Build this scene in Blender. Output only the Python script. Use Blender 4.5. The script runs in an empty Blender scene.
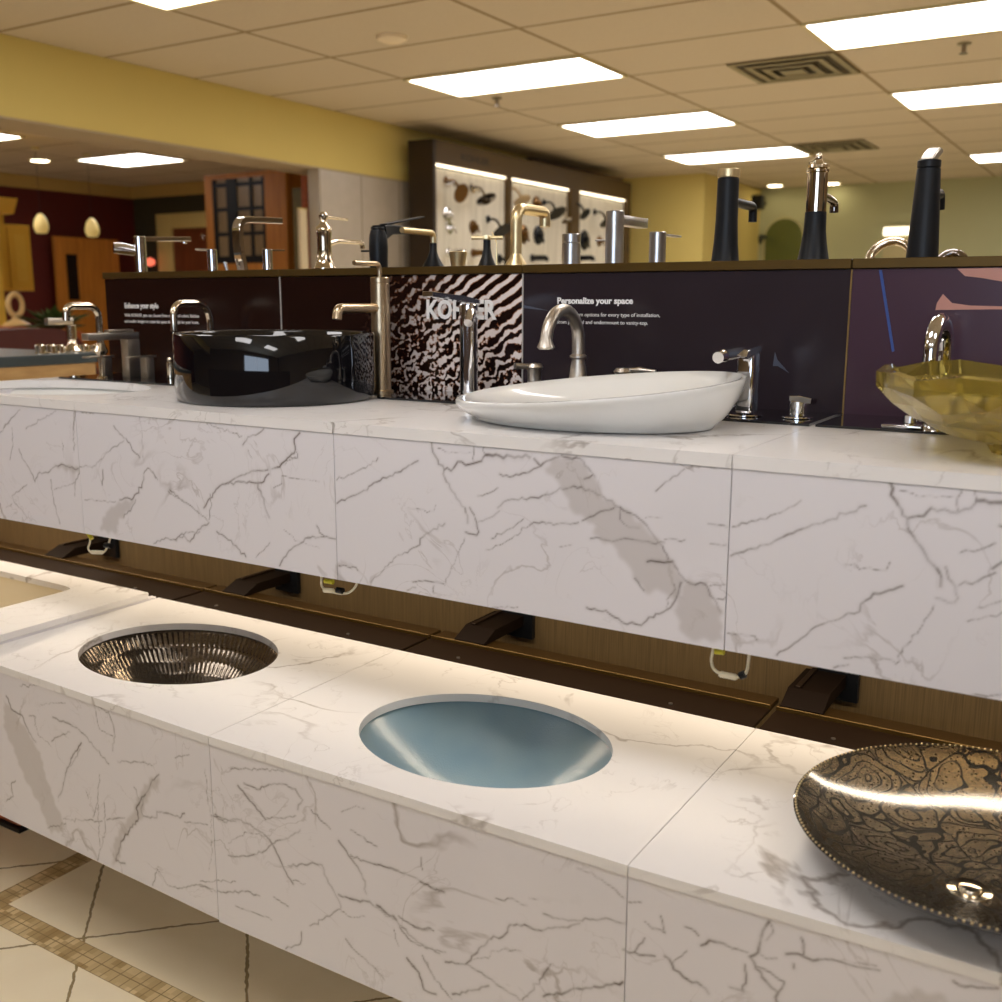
import bpy, bmesh, math, random
import numpy as np
from mathutils import Vector, Matrix, noise as mnoise
C = bpy.context.scene.collection
PI = math.pi
random.seed(7)

# ---------------------------------------------------------------- camera
FPX, YAW, PITCH, ROLL, EYE = 1039.365, 0.5535, 0.1903, 0.0021, 1.30
fwd = Vector((-math.sin(YAW)*math.cos(PITCH), math.cos(YAW)*math.cos(PITCH), -math.sin(PITCH)))
rt = Vector((math.cos(YAW), math.sin(YAW), 0.0)); up = rt.cross(fwd)
R_ = rt*math.cos(ROLL) + up*math.sin(ROLL); U_ = up*math.cos(ROLL) - rt*math.sin(ROLL)
cd = bpy.data.cameras.new('camera'); cam = bpy.data.objects.new('camera', cd); C.objects.link(cam)
M = Matrix((R_, U_, -fwd)).transposed().to_4x4(); M.translation = Vector((0, 0, EYE)); cam.matrix_world = M
cd.sensor_width = 36.0; cd.lens = FPX/1002*36.0; cd.clip_start = 0.02
cd.dof.use_dof = True; cd.dof.focus_distance = 1.85; cd.dof.aperture_fstop = (cd.lens/1000)/0.0085
bpy.context.scene.camera = cam

# ---------------------------------------------------------------- world, exposure
sc = bpy.context.scene
vs = sc.view_settings
vs.view_transform = 'Standard'; vs.look = 'None'; vs.gamma = 1.0; vs.use_curve_mapping = False
vs.exposure = 0.0
w = bpy.data.worlds.new('world'); sc.world = w; w.use_nodes = True
w.node_tree.nodes['Background'].inputs[0].default_value = (0.75, 0.85, 1.0, 1)
w.node_tree.nodes['Background'].inputs[1].default_value = 0.6
PANEL_L = 8.6        # ceiling panels
DAY_W = 55.0         # daylight through the shop front behind the camera
STRIP_W = 7.2        # warm strip under the upper counter
def area_light(name, loc, rot, sx, sy, watts, col):
    l = bpy.data.lights.new(name, 'AREA'); l.shape = 'RECTANGLE'; l.size = sx; l.size_y = sy; l.energy = watts; l.color = col
    o = bpy.data.objects.new(name, l); C.objects.link(o); o.location = loc; o.rotation_euler = rot; return o
area_light('daylight', (0.9, -3.95, 1.65), (PI/2, 0, 0), 3.0, 1.3, DAY_W, (0.66, 0.80, 1.0)).rotation_euler = (PI/2, 0, 0)
area_light('strip_light', (-1.35, 1.69, 0.815), (0, 0, 0), 3.4, 0.012, STRIP_W, (1.0, 0.83, 0.62))

# ---------------------------------------------------------------- helpers
def at(px, py, x=None, y=None, z=None):
    """point of the line of sight through (px, py) on a real plane of the room"""
    d = fwd + R_*((px-501)/FPX) - U_*((py-501)/FPX)
    t = x/d.x if x is not None else y/d.y if y is not None else (z-EYE)/d.z
    return Vector((0, 0, EYE)) + d*t
def tag(o, label=None, cat=None, group=None, kind=None):
    if label: o['label'] = label
    if cat: o['category'] = cat
    if group: o['group'] = group
    if kind: o['kind'] = kind
    return o
def thing(name, loc, label, cat, group=None):
    o = bpy.data.objects.new(name, None); C.objects.link(o); o.location = loc; o.empty_display_size = .03
    return tag(o, label, cat, group)
def obj(name, bm, mat, parent=None, smooth=True, ang=35):
    me = bpy.data.meshes.new(name)
    bmesh.ops.recalc_face_normals(bm, faces=bm.faces)
    bm.to_mesh(me); bm.free()
    if smooth:
        me.shade_smooth(); me.set_sharp_from_angle(angle=math.radians(ang))
    me.materials.append(mat)
    o = bpy.data.objects.new(name, me); C.objects.link(o)
    if parent is not None:
        o.parent = parent
        L = Vector((0, 0, 0)); p = parent
        while p is not None:
            if p.type == 'EMPTY': L += p.location
            p = p.parent
        if parent.type == 'EMPTY': o.matrix_parent_inverse = Matrix.Translation(-L)
    return o
def B(): return bmesh.new()
def box(bm, x0, x1, y0, y1, z0, z1, bev=0.0, seg=2):
    vs_ = [bm.verts.new((x, y, z)) for x in (x0, x1) for y in (y0, y1) for z in (z0, z1)]
    fs = [bm.faces.new([vs_[i] for i in q]) for q in ((0,1,3,2),(4,6,7,5),(0,4,5,1),(2,3,7,6),(0,2,6,4),(1,5,7,3))]
    if bev > 0:
        es = list({e for f in fs for e in f.edges})
        bmesh.ops.bevel(bm, geom=es, offset=bev, segments=seg, profile=.5, affect='EDGES')
    return bm
def bbox(*a, **k): return box(B(), *a, **k)
def lathe(bm, prof, c=(0, 0, 0), axis=(0, 0, 1), n=32, sx=1.0, sy=1.0):
    """profile of (r, h); closed at the ends where r == 0"""
    ax = Vector(axis).normalized(); q = Vector((0, 0, 1)).rotation_difference(ax); c = Vector(c)
    rings = []
    for r, h in prof:
        if r <= 1e-6: rings.append([bm.verts.new(c + q @ Vector((0, 0, h)))])
        else: rings.append([bm.verts.new(c + q @ Vector((r*sx*math.cos(2*PI*i/n), r*sy*math.sin(2*PI*i/n), h))) for i in range(n)])
    for a, b in zip(rings, rings[1:]):
        if len(a) == 1 and len(b) == 1: continue
        for i in range(n):
            j = (i+1) % n
            if len(a) == 1: bm.faces.new((a[0], b[i], b[j]))
            elif len(b) == 1: bm.faces.new((a[i], a[j], b[0]))
            else: bm.faces.new((a[i], a[j], b[j], b[i]))
    return bm
def cyl(bm, c, r, h, axis=(0, 0, 1), n=28, bev=.0012):
    return lathe(bm, [(0, 0), (r-bev, 0), (r, bev), (r, h-bev), (r-bev, h), (0, h)], c, axis, n)
def smooth_path(pts, rad, seg=8):
    """polyline with rounded corners of radius rad"""
    P = [Vector(p) for p in pts]; out = [P[0]]
    for i in range(1, len(P)-1):
        a, b, c = P[i-1], P[i], P[i+1]
        d = min(rad, (a-b).length*.49, (c-b).length*.49)
        p0 = b + (a-b).normalized()*d; p2 = b + (c-b).normalized()*d
        for k in range(seg+1):
            t = k/seg; out.append(p0*(1-t)**2 + b*2*t*(1-t) + p2*t*t)
    out.append(P[-1]); return out
def tube(bm, pts, r, n=16, flat=None, cap=True):
    """tube along pts; r number or list; flat=(a,b) gives a rectangular section of half sizes a (sideways), b"""
    P = [Vector(p) for p in pts]; m = len(P)
    rs = r if isinstance(r, (list, tuple)) else [r]*m
    if len(rs) != m: rs = [np.interp(i/(m-1), np.linspace(0, 1, len(rs)), rs) for i in range(m)]
    T = [(P[min(i+1, m-1)]-P[max(i-1, 0)]).normalized() for i in range(m)]
    ref = Vector((1, 0, 0)) if abs(T[0].x) < .9 else Vector((0, 1, 0))
    N = (ref - T[0]*ref.dot(T[0])).normalized(); rings = []
    for i in range(m):
        if i: N = (N - T[i]*N.dot(T[i])).normalized()
        Bn = T[i].cross(N)
        if flat:
            a, b = flat[0]*rs[i], flat[1]*rs[i]; c = min(a, b)*.18
            prof = [(a-c, b), (a, b-c), (a, -b+c), (a-c, -b), (-a+c, -b), (-a, -b+c), (-a, b-c), (-a+c, b)]
            rings.append([bm.verts.new(P[i]+N*u+Bn*v) for u, v in prof])
        else:
            rings.append([bm.verts.new(P[i]+(N*math.cos(2*PI*k/n)+Bn*math.sin(2*PI*k/n))*rs[i]) for k in range(n)])
    nn = len(rings[0])
    for a, b in zip(rings, rings[1:]):
        for k in range(nn): bm.faces.new((a[k], a[(k+1) % nn], b[(k+1) % nn], b[k]))
    if cap: bm.faces.new(rings[0]); bm.faces.new(rings[-1])
    return bm
def prism(bm, poly, d):
    """extrude a 3D polygon by vector d"""
    d = Vector(d); a = [bm.verts.new(Vector(p)) for p in poly]; b = [bm.verts.new(Vector(p)+d) for p in poly]
    bm.faces.new(a); bm.faces.new(b[::-1])
    for i in range(len(a)):
        j = (i+1) % len(a); bm.faces.new((a[i], a[j], b[j], b[i]))
    return bm

# ---------------------------------------------------------------- materials
def lin(c):
    return tuple(((v/255)/12.92 if v/255 <= .04045 else ((v/255+.055)/1.055)**2.4) for v in c)
def mat(name, col, rough=.5, metal=0.0, var=.06, scale=30.0, bump=0.0, spec=.5, coat=0.0, trans=0.0, ior=1.45, emit=None, es=0.0, stretch=None):
    m = bpy.data.materials.new(name); m.use_nodes = True; nt = m.node_tree; N = nt.nodes; L = nt.links
    b = N['Principled BSDF']
    tc = N.new('ShaderNodeTexCoord'); mp = N.new('ShaderNodeMapping'); nz = N.new('ShaderNodeTexNoise')
    nz.inputs['Scale'].default_value = scale; nz.inputs['Detail'].default_value = 4
    L.new(tc.outputs['Object'], mp.inputs[0]); L.new(mp.outputs[0], nz.inputs['Vector'])
    if stretch: mp.inputs['Scale'].default_value = stretch
    mx = N.new('ShaderNodeMix'); mx.data_type = 'RGBA'; c = Vector(col)
    mx.inputs['A'].default_value = (*(c*(1-var)), 1); mx.inputs['B'].default_value = (*[min(1, v*(1+var)) for v in col], 1)
    L.new(nz.outputs['Fac'], mx.inputs['Factor']); L.new(mx.outputs['Result'], b.inputs['Base Color'])
    b.inputs['Roughness'].default_value = rough; b.inputs['Metallic'].default_value = metal
    b.inputs['Specular IOR Level'].default_value = spec; b.inputs['Coat Weight'].default_value = coat
    b.inputs['Transmission Weight'].default_value = trans; b.inputs['IOR'].default_value = ior
    if emit: b.inputs['Emission Color'].default_value = (*emit, 1); b.inputs['Emission Strength'].default_value = es
    if bump:
        bp = N.new('ShaderNodeBump'); bp.inputs['Strength'].default_value = bump; bp.inputs['Distance'].default_value = .002
        L.new(nz.outputs['Fac'], bp.inputs['Height']); L.new(bp.outputs[0], b.inputs['Normal'])
    return m
def nodes(m): return m.node_tree.nodes, m.node_tree.links, m.node_tree.nodes['Principled BSDF']
def math_node(N, L, op, a, b=None, c=None, clamp=False):
    n = N.new('ShaderNodeMath'); n.operation = op; n.use_clamp = clamp
    for i, v in enumerate((a, b, c)):
        if v is None: continue
        if isinstance(v, (int, float)): n.inputs[i].default_value = v
        else: L.new(v, n.inputs[i])
    return n.outputs[0]
def mixc(N, L, f, a, b):
    n = N.new('ShaderNodeMix'); n.data_type = 'RGBA'
    for s, v in (('Factor', f), ('A', a), ('B', b)):
        if isinstance(v, (int, float)): n.inputs[s].default_value = v
        elif isinstance(v, tuple): n.inputs[s].default_value = (*v[:3], 1)
        else: L.new(v, n.inputs[s])
    return n.outputs['Result']

def marble(name, white, seed, strength=1.0, attr=False, rough=.32):
    """laminate with the printed veins; the traced ones come as a mesh attribute, the fine ones are noise"""
    m = bpy.data.materials.new(name); m.use_nodes = True; N, L, b = nodes(m)
    geo = N.new('ShaderNodeNewGeometry')
    mp = N.new('ShaderNodeMapping'); mp.inputs['Location'].default_value = (seed*3.1, seed*1.7, seed*2.3)
    mp.inputs['Rotation'].default_value = (.3, .2, .5+seed*.4); L.new(geo.outputs['Position'], mp.inputs[0])
    def nz(scale, det=5, dist=0.0):
        n = N.new('ShaderNodeTexNoise'); n.inputs['Scale'].default_value = scale; n.inputs['Detail'].default_value = det
        n.inputs['Distortion'].default_value = dist; L.new(mp.outputs[0], n.inputs['Vector']); return n.outputs['Fac']
    def ridge(scale, width, dist):
        a = math_node(N, L, 'ABSOLUTE', math_node(N, L, 'SUBTRACT', nz(scale, 6, dist), .5))
        return math_node(N, L, 'SUBTRACT', 1.0, math_node(N, L, 'DIVIDE', a, width), clamp=True)
    mask1 = math_node(N, L, 'MULTIPLY', math_node(N, L, 'SUBTRACT', nz(3.1, 2), .47), 7.0, clamp=True)
    mask2 = math_node(N, L, 'MULTIPLY', math_node(N, L, 'SUBTRACT', nz(5.3, 2), .50), 7.0, clamp=True)
    v3 = math_node(N, L, 'MULTIPLY', ridge(8.5, .012, 1.2), math_node(N, L, 'MULTIPLY', math_node(N, L, 'SUBTRACT', nz(6.1, 2), .5), 6.0, clamp=True))
    v = math_node(N, L, 'MULTIPLY', ridge(2.2, .010, .6), mask1)
    v = math_node(N, L, 'MAXIMUM', v, math_node(N, L, 'MULTIPLY', v3, .45))
    v2 = math_node(N, L, 'MULTIPLY', ridge(4.7, .010, .8), mask2)
    v = math_node(N, L, 'MULTIPLY', math_node(N, L, 'MAXIMUM', v, math_node(N, L, 'MULTIPLY', v2, .6)), strength)
    cloud = math_node(N, L, 'MULTIPLY', math_node(N, L, 'SUBTRACT', nz(2.6, 3), .56), 2.0*strength, clamp=True)
    col = mixc(N, L, math_node(N, L, 'MULTIPLY', cloud, .55), white, tuple(c*.74 for c in white))
    col = mixc(N, L, math_node(N, L, 'MULTIPLY', v, .75), col, lin((128, 112, 98)))
    if attr:
        a = N.new('ShaderNodeAttribute'); a.attribute_name = 'patch'
        col = mixc(N, L, a.outputs['Fac'], col, lin((150, 138, 124)))
        a = N.new('ShaderNodeAttribute'); a.attribute_name = 'vein'
        brk = math_node(N, L, 'ADD', .55, math_node(N, L, 'MULTIPLY', nz(38, 3), .9))
        col = mixc(N, L, math_node(N, L, 'MULTIPLY', a.outputs['Fac'], brk, clamp=True), col, lin((92, 78, 70)))
    L.new(col, b.inputs['Base Color']); b.inputs['Roughness'].default_value = rough
    return m
WHITE = lin((229, 226, 230))
MB_UP = marble('marble_laminate_upper', WHITE, 1, .8, True)
MB_LO = marble('marble_laminate_lower', WHITE, 2, .8, True)
MB_TOP = marble('marble_laminate_top', lin((238, 235, 233)), 3, 1.0, rough=.28)
MB_EDGE = marble('marble_laminate_edge', WHITE, 4, 1.0)
CHROME = mat('polished_chrome', (.82, .82, .84), .06, 1.0, .02)
NICKEL = mat('brushed_nickel', (.66, .61, .54), .36, 1.0, .08, 200)
STEEL = mat('brushed_steel', (.62, .61, .6), .28, 1.0, .12, 120, stretch=(1, 1, .02))
CHAMP = mat('champagne_bronze', (.66, .52, .34), .30, 1.0, .05, 90)
POLNI = mat('polished_nickel', (.80, .72, .58), .1, 1.0, .03)
GOLD = mat('brushed_gold', (.84, .69, .40), .33, 1.0, .06, 80)
BLACK = mat('matte_black', (.006, .007, .009), .38, 0, .2, 60, spec=.35)
GBLACK = mat('gloss_black', (.004, .004, .005), .05, 0, .1, 20, coat=.6)
TITAN = mat('dark_polished_metal', (.30, .27, .25), .07, 1.0, .04)
CERAM = mat('white_vitreous_china', lin((238, 238, 234)), .12, 0, .01, 5, coat=.5)
BRONZE = mat('bronze_brown_metal', lin((96, 74, 34)), .38, .6, .12, 25)
BRONZED = mat('dark_bronze_rail', lin((36, 21, 9)), .42, .4, .15, 25)
BRONZE2 = mat('mid_bronze_flange', lin((70, 50, 20)), .42, .5, .12, 25)
ARMM = mat('blackened_bronze', lin((24, 14, 7)), .6, .0, .1, 25, spec=.15)
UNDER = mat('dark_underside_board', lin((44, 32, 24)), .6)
GROOVE = mat('dark_joint', (.02, .02, .025), .6)

# wood-grain back panel
def grain(name, c1, c2, stretch, rough=.5, scale=60):
    m = bpy.data.materials.new(name); m.use_nodes = True; N, L, b = nodes(m)
    geo = N.new('ShaderNodeNewGeometry'); mp = N.new('ShaderNodeMapping'); mp.inputs['Scale'].default_value = stretch
    L.new(geo.outputs['Position'], mp.inputs[0]); n = N.new('ShaderNodeTexNoise'); n.inputs['Scale'].default_value = scale
    n.inputs['Detail'].default_value = 6; L.new(mp.outputs[0], n.inputs['Vector'])
    f = math_node(N, L, 'MULTIPLY', math_node(N, L, 'SUBTRACT', n.outputs['Fac'], .3), 2.5, clamp=True)
    L.new(mixc(N, L, f, c1, c2), b.inputs['Base Color']); b.inputs['Roughness'].default_value = rough
    return m
BACKP = grain('fine_grain_back_panel', lin((94, 77, 51)), lin((118, 97, 64)), (5.5, 1, .12))
WOODH = grain('honey_wood', lin((168, 104, 34)), lin((200, 130, 50)), (1, 1, .1), .4, 20)
WOODL = grain('light_wood_edge', lin((176, 138, 88)), lin((206, 168, 112)), (1, .2, 1), .4, 40)
WOODR = grain('red_brown_wood', lin((150, 70, 30)), lin((184, 92, 42)), (1, .2, 1), .4, 30)
IVORY = mat('ivory_painted_wood', lin((222, 178, 70)), .4, 0, .03)

# ---------------------------------------------------------------- the room shell
XL, XR, YB, YF, ZC = -10.6, 4.2, -4.0, 12.65, 2.624
# floor: diagonal tiles with mosaic bands
fm = bpy.data.materials.new('floor_tile'); fm.use_nodes = True; N, L, b = nodes(fm)
geo = N.new('ShaderNodeNewGeometry'); sp = N.new('ShaderNodeSeparateXYZ'); L.new(geo.outputs['Position'], sp.inputs[0])
nzz = N.new('ShaderNodeTexNoise'); nzz.inputs['Scale'].default_value = 45; nzz.inputs['Detail'].default_value = 5; L.new(geo.outputs['Position'], nzz.inputs['Vector'])
nzl = N.new('ShaderNodeTexNoise'); nzl.inputs['Scale'].default_value = 5; nzl.inputs['Detail'].default_value = 5; nzl.inputs['Distortion'].default_value = 1; L.new(geo.outputs['Position'], nzl.inputs['Vector'])
X, Y = sp.outputs[0], sp.outputs[1]
wob = math_node(N, L, 'MULTIPLY', math_node(N, L, 'SUBTRACT', nzz.outputs['Fac'], .5), .012)
u = math_node(N, L, 'ADD', math_node(N, L, 'MULTIPLY', math_node(N, L, 'ADD', math_node(N, L, 'ADD', X, 1.757), math_node(N, L, 'SUBTRACT', Y, 1.201)), .7071), wob)
v = math_node(N, L, 'ADD', math_node(N, L, 'MULTIPLY', math_node(N, L, 'SUBTRACT', math_node(N, L, 'ADD', X, 1.757), math_node(N, L, 'SUBTRACT', Y, 1.201)), .7071), wob)
def linedist(c, period):
    mm = math_node(N, L, 'FLOORED_MODULO', math_node(N, L, 'ADD', c, period/2), period)
    return math_node(N, L, 'ABSOLUTE', math_node(N, L, 'SUBTRACT', mm, period/2))
dg = math_node(N, L, 'MINIMUM', linedist(u, .33), linedist(v, .33))
grout = math_node(N, L, 'LESS_THAN', dg, .0030)
col = mixc(N, L, math_node(N, L, 'MULTIPLY', nzl.outputs['Fac'], .8, clamp=True), lin((250, 238, 208)), lin((234, 216, 180)))
col = mixc(N, L, grout, col, lin((150, 130, 88)))
def band(c, lo, hi, period):
    mm = math_node(N, L, 'FLOORED_MODULO', math_node(N, L, 'SUBTRACT', c, lo), period)
    return math_node(N, L, 'LESS_THAN', mm, hi-lo)
bandm = math_node(N, L, 'MAXIMUM', band(Y, 1.135, 1.193, 1.9), band(X, -2.062, -2.004, 1.9))
bk = N.new('ShaderNodeTexVoronoi'); bk.distance = 'CHEBYCHEV'; bk.inputs['Scale'].default_value = 1/.029; bk.inputs['Randomness'].default_value = 0.0
L.new(geo.outputs['Position'], bk.inputs['Vector'])
ccol = N.new('ShaderNodeSeparateColor'); L.new(bk.outputs['Color'], ccol.inputs[0])
mos = mixc(N, L, ccol.outputs[0], lin((164, 136, 88)), lin((220, 196, 148)))
mg = math_node(N, L, 'LESS_THAN', math_node(N, L, 'MINIMUM', linedist(math_node(N, L, 'SUBTRACT', X, .0), .029), linedist(math_node(N, L, 'SUBTRACT', Y, 1.135), .029)), .0012)
mos = mixc(N, L, mg, mos, lin((140, 116, 74)))
L.new(mixc(N, L, bandm, col, mos), b.inputs['Base Color']); b.inputs['Roughness'].default_value = .35
def struct(name, bm, m, parent=None):
    o = obj(name, bm, m, parent, smooth=False)
    if parent is None: o['kind'] = 'structure'
    return o
struct('floor', bbox(XL-.1, XR+.1, YB-.1, YF+.1, -.1, 0), fm)
# ceiling: lay-in tile
cm = bpy.data.materials.new('ceiling_tile'); cm.use_nodes = True; N, L, b = nodes(cm)
geo = N.new('ShaderNodeNewGeometry'); sp = N.new('ShaderNodeSeparateXYZ'); L.new(geo.outputs['Position'], sp.inputs[0])
X, Y = sp.outputs[0], sp.outputs[1]
TX, TY = 1.2137, .6475; X0C, Y0C = -4.03, 5.36
g = math_node(N, L, 'LESS_THAN', math_node(N, L, 'MINIMUM', linedist(math_node(N, L, 'SUBTRACT', X, X0C), TX), linedist(math_node(N, L, 'SUBTRACT', Y, Y0C), TY)), .013)
nz = N.new('ShaderNodeTexNoise'); nz.inputs['Scale'].default_value = 70; L.new(geo.outputs['Position'], nz.inputs['Vector'])
tile = mixc(N, L, nz.outputs['Fac'], lin((202, 187, 162)), lin((211, 197, 172)))
L.new(mixc(N, L, g, tile, lin((150, 128, 92))), b.inputs['Base Color']); b.inputs['Roughness'].default_value = .9
struct('ceiling', bbox(XL-.1, XR+.1, YB-.1, YF+.1, ZC, ZC+.1), cm)
PAINT_Y = mat('yellow_paint', lin((214, 192, 112)), .7, 0, .03, 3)
PAINT_S = mat('sage_paint', lin((176, 174, 132)), .7, 0, .03, 3)
PAINT_R = mat('maroon_paint', lin((86, 22, 12)), .7, 0, .06, 3)
PAINT_G = mat('dark_olive_paint', lin((58, 52, 34)), .7, 0, .06, 3)
PAINT_W = mat('taupe_paint', lin((128, 108, 84)), .7, 0, .05, 3)
TRIM = mat('cream_trim', lin((204, 180, 112)), .5, 0, .03)
struct('wall_far', bbox(XL, XR+.1, YF, YF+.1, 0, ZC), PAINT_S)
struct('wall_yellow', bbox(-5.1, -4.16, 10.79, YF-.002, 0, ZC-.002), PAINT_Y)
struct('wall_right', bbox(XR, XR+.1, YB, YF-.002, 0, ZC-.002), PAINT_W)
struct('wall_left', bbox(XL-.1, XL, YB, 8.9, 0, ZC-.002), PAINT_R)
struct('wall_olive', bbox(XL+.002, -5.21, 8.7, 8.8, 0, ZC-.002), PAINT_G)
struct('wall_side', bbox(-5.2, -5.1, 8.8, YF-.002, 0, ZC-.002), PAINT_W)
# wall behind the camera, with the shop window
bw = B(); box(bw, XL, -.75, YB-.1, YB, 0, ZC-.002); box(bw, 2.55, XR, YB-.1, YB, 0, ZC-.002); box(bw, -.75, 2.55, YB-.1, YB, 0, .9); box(bw, -.75, 2.55, YB-.1, YB, 2.4, ZC-.002)
struct('wall_front', bw, PAINT_W)
wf = B()
for x0, x1 in ((-.75, -.69), (.87, .93), (2.49, 2.55)): box(wf, x0, x1, YB-.08, YB-.02, .9, 2.4)
for z0, z1 in ((.9, .96), (2.34, 2.4)): box(wf, -.69, 2.49, YB-.08, YB-.02, z0, z1)
struct('shade_block', bbox(-3.2, 2.4, -1.35, -.85, 0, 1.22), mat('dark_shade_block', lin((70, 52, 40)), .6))  # added unseen block that keeps low window light off the lower fronts
struct('window_1', wf, mat('window_frame_paint', (.5, .5, .5), .5))
# dropped beam on the left and the panelled wall under it
BX0, BX1, BZ = -5.46, -5.1, 2.222
struct('trim_1', bbox(BX0, BX1, YB+.002, 8.698, BZ, ZC-.002), PAINT_Y)
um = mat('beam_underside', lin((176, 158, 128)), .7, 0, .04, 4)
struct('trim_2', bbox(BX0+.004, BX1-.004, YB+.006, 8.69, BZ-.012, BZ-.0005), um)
pwm = bpy.data.materials.new('grey_wall_panels'); pwm.use_nodes = True; N, L, b = nodes(pwm)
geo = N.new('ShaderNodeNewGeometry'); sp = N.new('ShaderNodeSeparateXYZ'); L.new(geo.outputs['Position'], sp.inputs[0])
g = math_node(N, L, 'LESS_THAN', linedist(math_node(N, L, 'SUBTRACT', sp.outputs[1], 6.272), .46), .006)
nz = N.new('ShaderNodeTexNoise'); nz.inputs['Scale'].default_value = 9; L.new(geo.outputs['Position'], nz.inputs['Vector'])
L.new(mixc(N, L, g, mixc(N, L, nz.outputs['Fac'], lin((170, 158, 140)), lin((186, 174, 156))), lin((140, 124, 98))), b.inputs['Base Color'])
b.inputs['Roughness'].default_value = .3
struct('wall_panelled', bbox(-5.2, BX1, 5.80, 8.698, 0, BZ-.014), pwm)
# crown moulding of the left room
cr = B(); prism(cr, [(XL, YB+.01, ZC-.13), (XL+.02, YB+.01, ZC-.13), (XL+.1, YB+.01, ZC-.003), (XL, YB+.01, ZC-.003)], (0, 8.68-YB, 0))
prism(cr, [(XL+.01, 8.698, ZC-.13), (XL+.01, 8.68, ZC-.13), (XL+.01, 8.6, ZC-.003), (XL+.01, 8.698, ZC-.003)], (5.1, 0, 0))
struct('trim_3', cr, mat('crown_moulding_paint', lin((188, 158, 92)), .6))
# doorway with casing in the olive wall
p0, p1 = at(160, 215, y=8.69), at(216, 212, y=8.69)
dz = 2.29; w_ = .24
dc = B(); box(dc, p0.x, p0.x+w_, 8.62, 8.698, 0, dz, .004); box(dc, p0.x+w_, -8.3, 8.62, 8.698, dz-.17, dz, .004); box(dc, -8.3, -8.08, 8.62, 8.698, 0, dz, .004)
d1 = struct('door_1', bbox(p0.x+w_, -8.3, 8.66, 8.697, 0, dz-.17), grain('red_brown_door', lin((96, 44, 20)), lin((120, 62, 30)), (1, 1, .2), .4, 14))
obj('door_casing', dc, TRIM, d1)
hb = B(); lathe(hb, [(0, 0), (.03, .01), (.035, .03), (0, .05)], at(204, 237, y=8.66), (0, -1, 0), 16); obj('door_handle', hb, CHROME, d1)

# ---------------------------------------------------------------- ceiling fittings
PAN = bpy.data.materials.new('light_diffuser'); PAN.use_nodes = True; N, L, b = nodes(PAN)
b.inputs['Base Color'].default_value = (.8, .8, .78, 1); b.inputs['Emission Color'].default_value = (1.0, .96, .95, 1); b.inputs['Emission Strength'].default_value = PANEL_L
nz = N.new('ShaderNodeTexNoise'); nz.inputs['Scale'].default_value = 300; L.new(math_node(N, L, 'MULTIPLY', nz.outputs['Fac'], .2), b.inputs['Roughness'])
LFR = mat('light_frame', lin((214, 200, 150)), .5)
def ceiling_light(x0, x1, y0, y1, label):
    t = thing('ceiling_light', ((x0+x1)/2, (y0+y1)/2, ZC), label, 'ceiling light', 'recessed ceiling light panels')
    fr = B()
    for a in ((x0, x1, y0, y0+.02), (x0, x1, y1-.02, y1), (x0, x0+.02, y0+.02, y1-.02), (x1-.02, x1, y0+.02, y1-.02)): box(fr, *a, ZC-.012, ZC-.0005)
    obj('frame', fr, LFR, t, smooth=False)
    obj('diffuser', bbox(x0+.02, x1-.02, y0+.02, y1-.02, ZC-.008, ZC-.001), PAN, t, smooth=False)
cA, cB = (-4.03, -2.816), (-1.60, -.39)
ceiling_light(*cA, 5.38, 5.99, 'bright rectangular ceiling light nearest of the three in the middle row')
ceiling_light(*cA, 7.33, 7.98, 'bright ceiling light halfway along the middle row, above the steel faucet')
ceiling_light(*cA, 9.32, 9.98, 'bright ceiling light farthest of the middle row, above the black faucet with gold cap')
ceiling_light(*cB, 5.34, 5.95, 'largest bright rectangular ceiling light at the top right corner of the photo')
ceiling_light(*cB, 7.33, 8.0, 'bright rectangular ceiling light at the right edge, right of the first vent')
ceiling_light(*cB, 10.7, 11.3, 'small far rectangular ceiling light at the right edge near the sage wall')
ceiling_light(-4.03, -2.82, 2.93, 3.57, 'ceiling light cut by the top edge of the photo above the yellow beam')
for i, (x0, y0) in enumerate([(-1.60, 2.8), (-1.60, .2), (.83, 2.8), (.83, .2), (.83, 5.34), (-1.60, -2.4), (.83, -2.4), (-4.03, -.4)]):
    ceiling_light(x0, x0+1.21, y0, y0+.64, 'rectangular ceiling light out of the picture, over or behind the viewer')
a_ = at(133, 160, z=ZC)
ceiling_light(-8.95, -8.03, 6.68, 7.28, 'diamond-looking ceiling light beyond the yellow beam, right of the round downlight')
a_ = at(3, 137, z=ZC)
ceiling_light(-8.95, -8.06, 5.05, 5.58, 'ceiling light beyond the yellow beam cut by the left edge of the photo')
for x0, y0 in ((-7.6, 3.2), (-9.4, 3.2), (-7.2, 5.0)):  # extra panels out of view, added to brighten the left room
    ceiling_light(x0, x0+1.21, y0-2.2, y0-1.56, 'rectangular ceiling light added out of the picture to brighten the left room')
VENT = mat('vent_metal', lin((150, 140, 110)), .5, .3)
VENTD = mat('vent_dark', lin((70, 58, 36)), .7)
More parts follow.
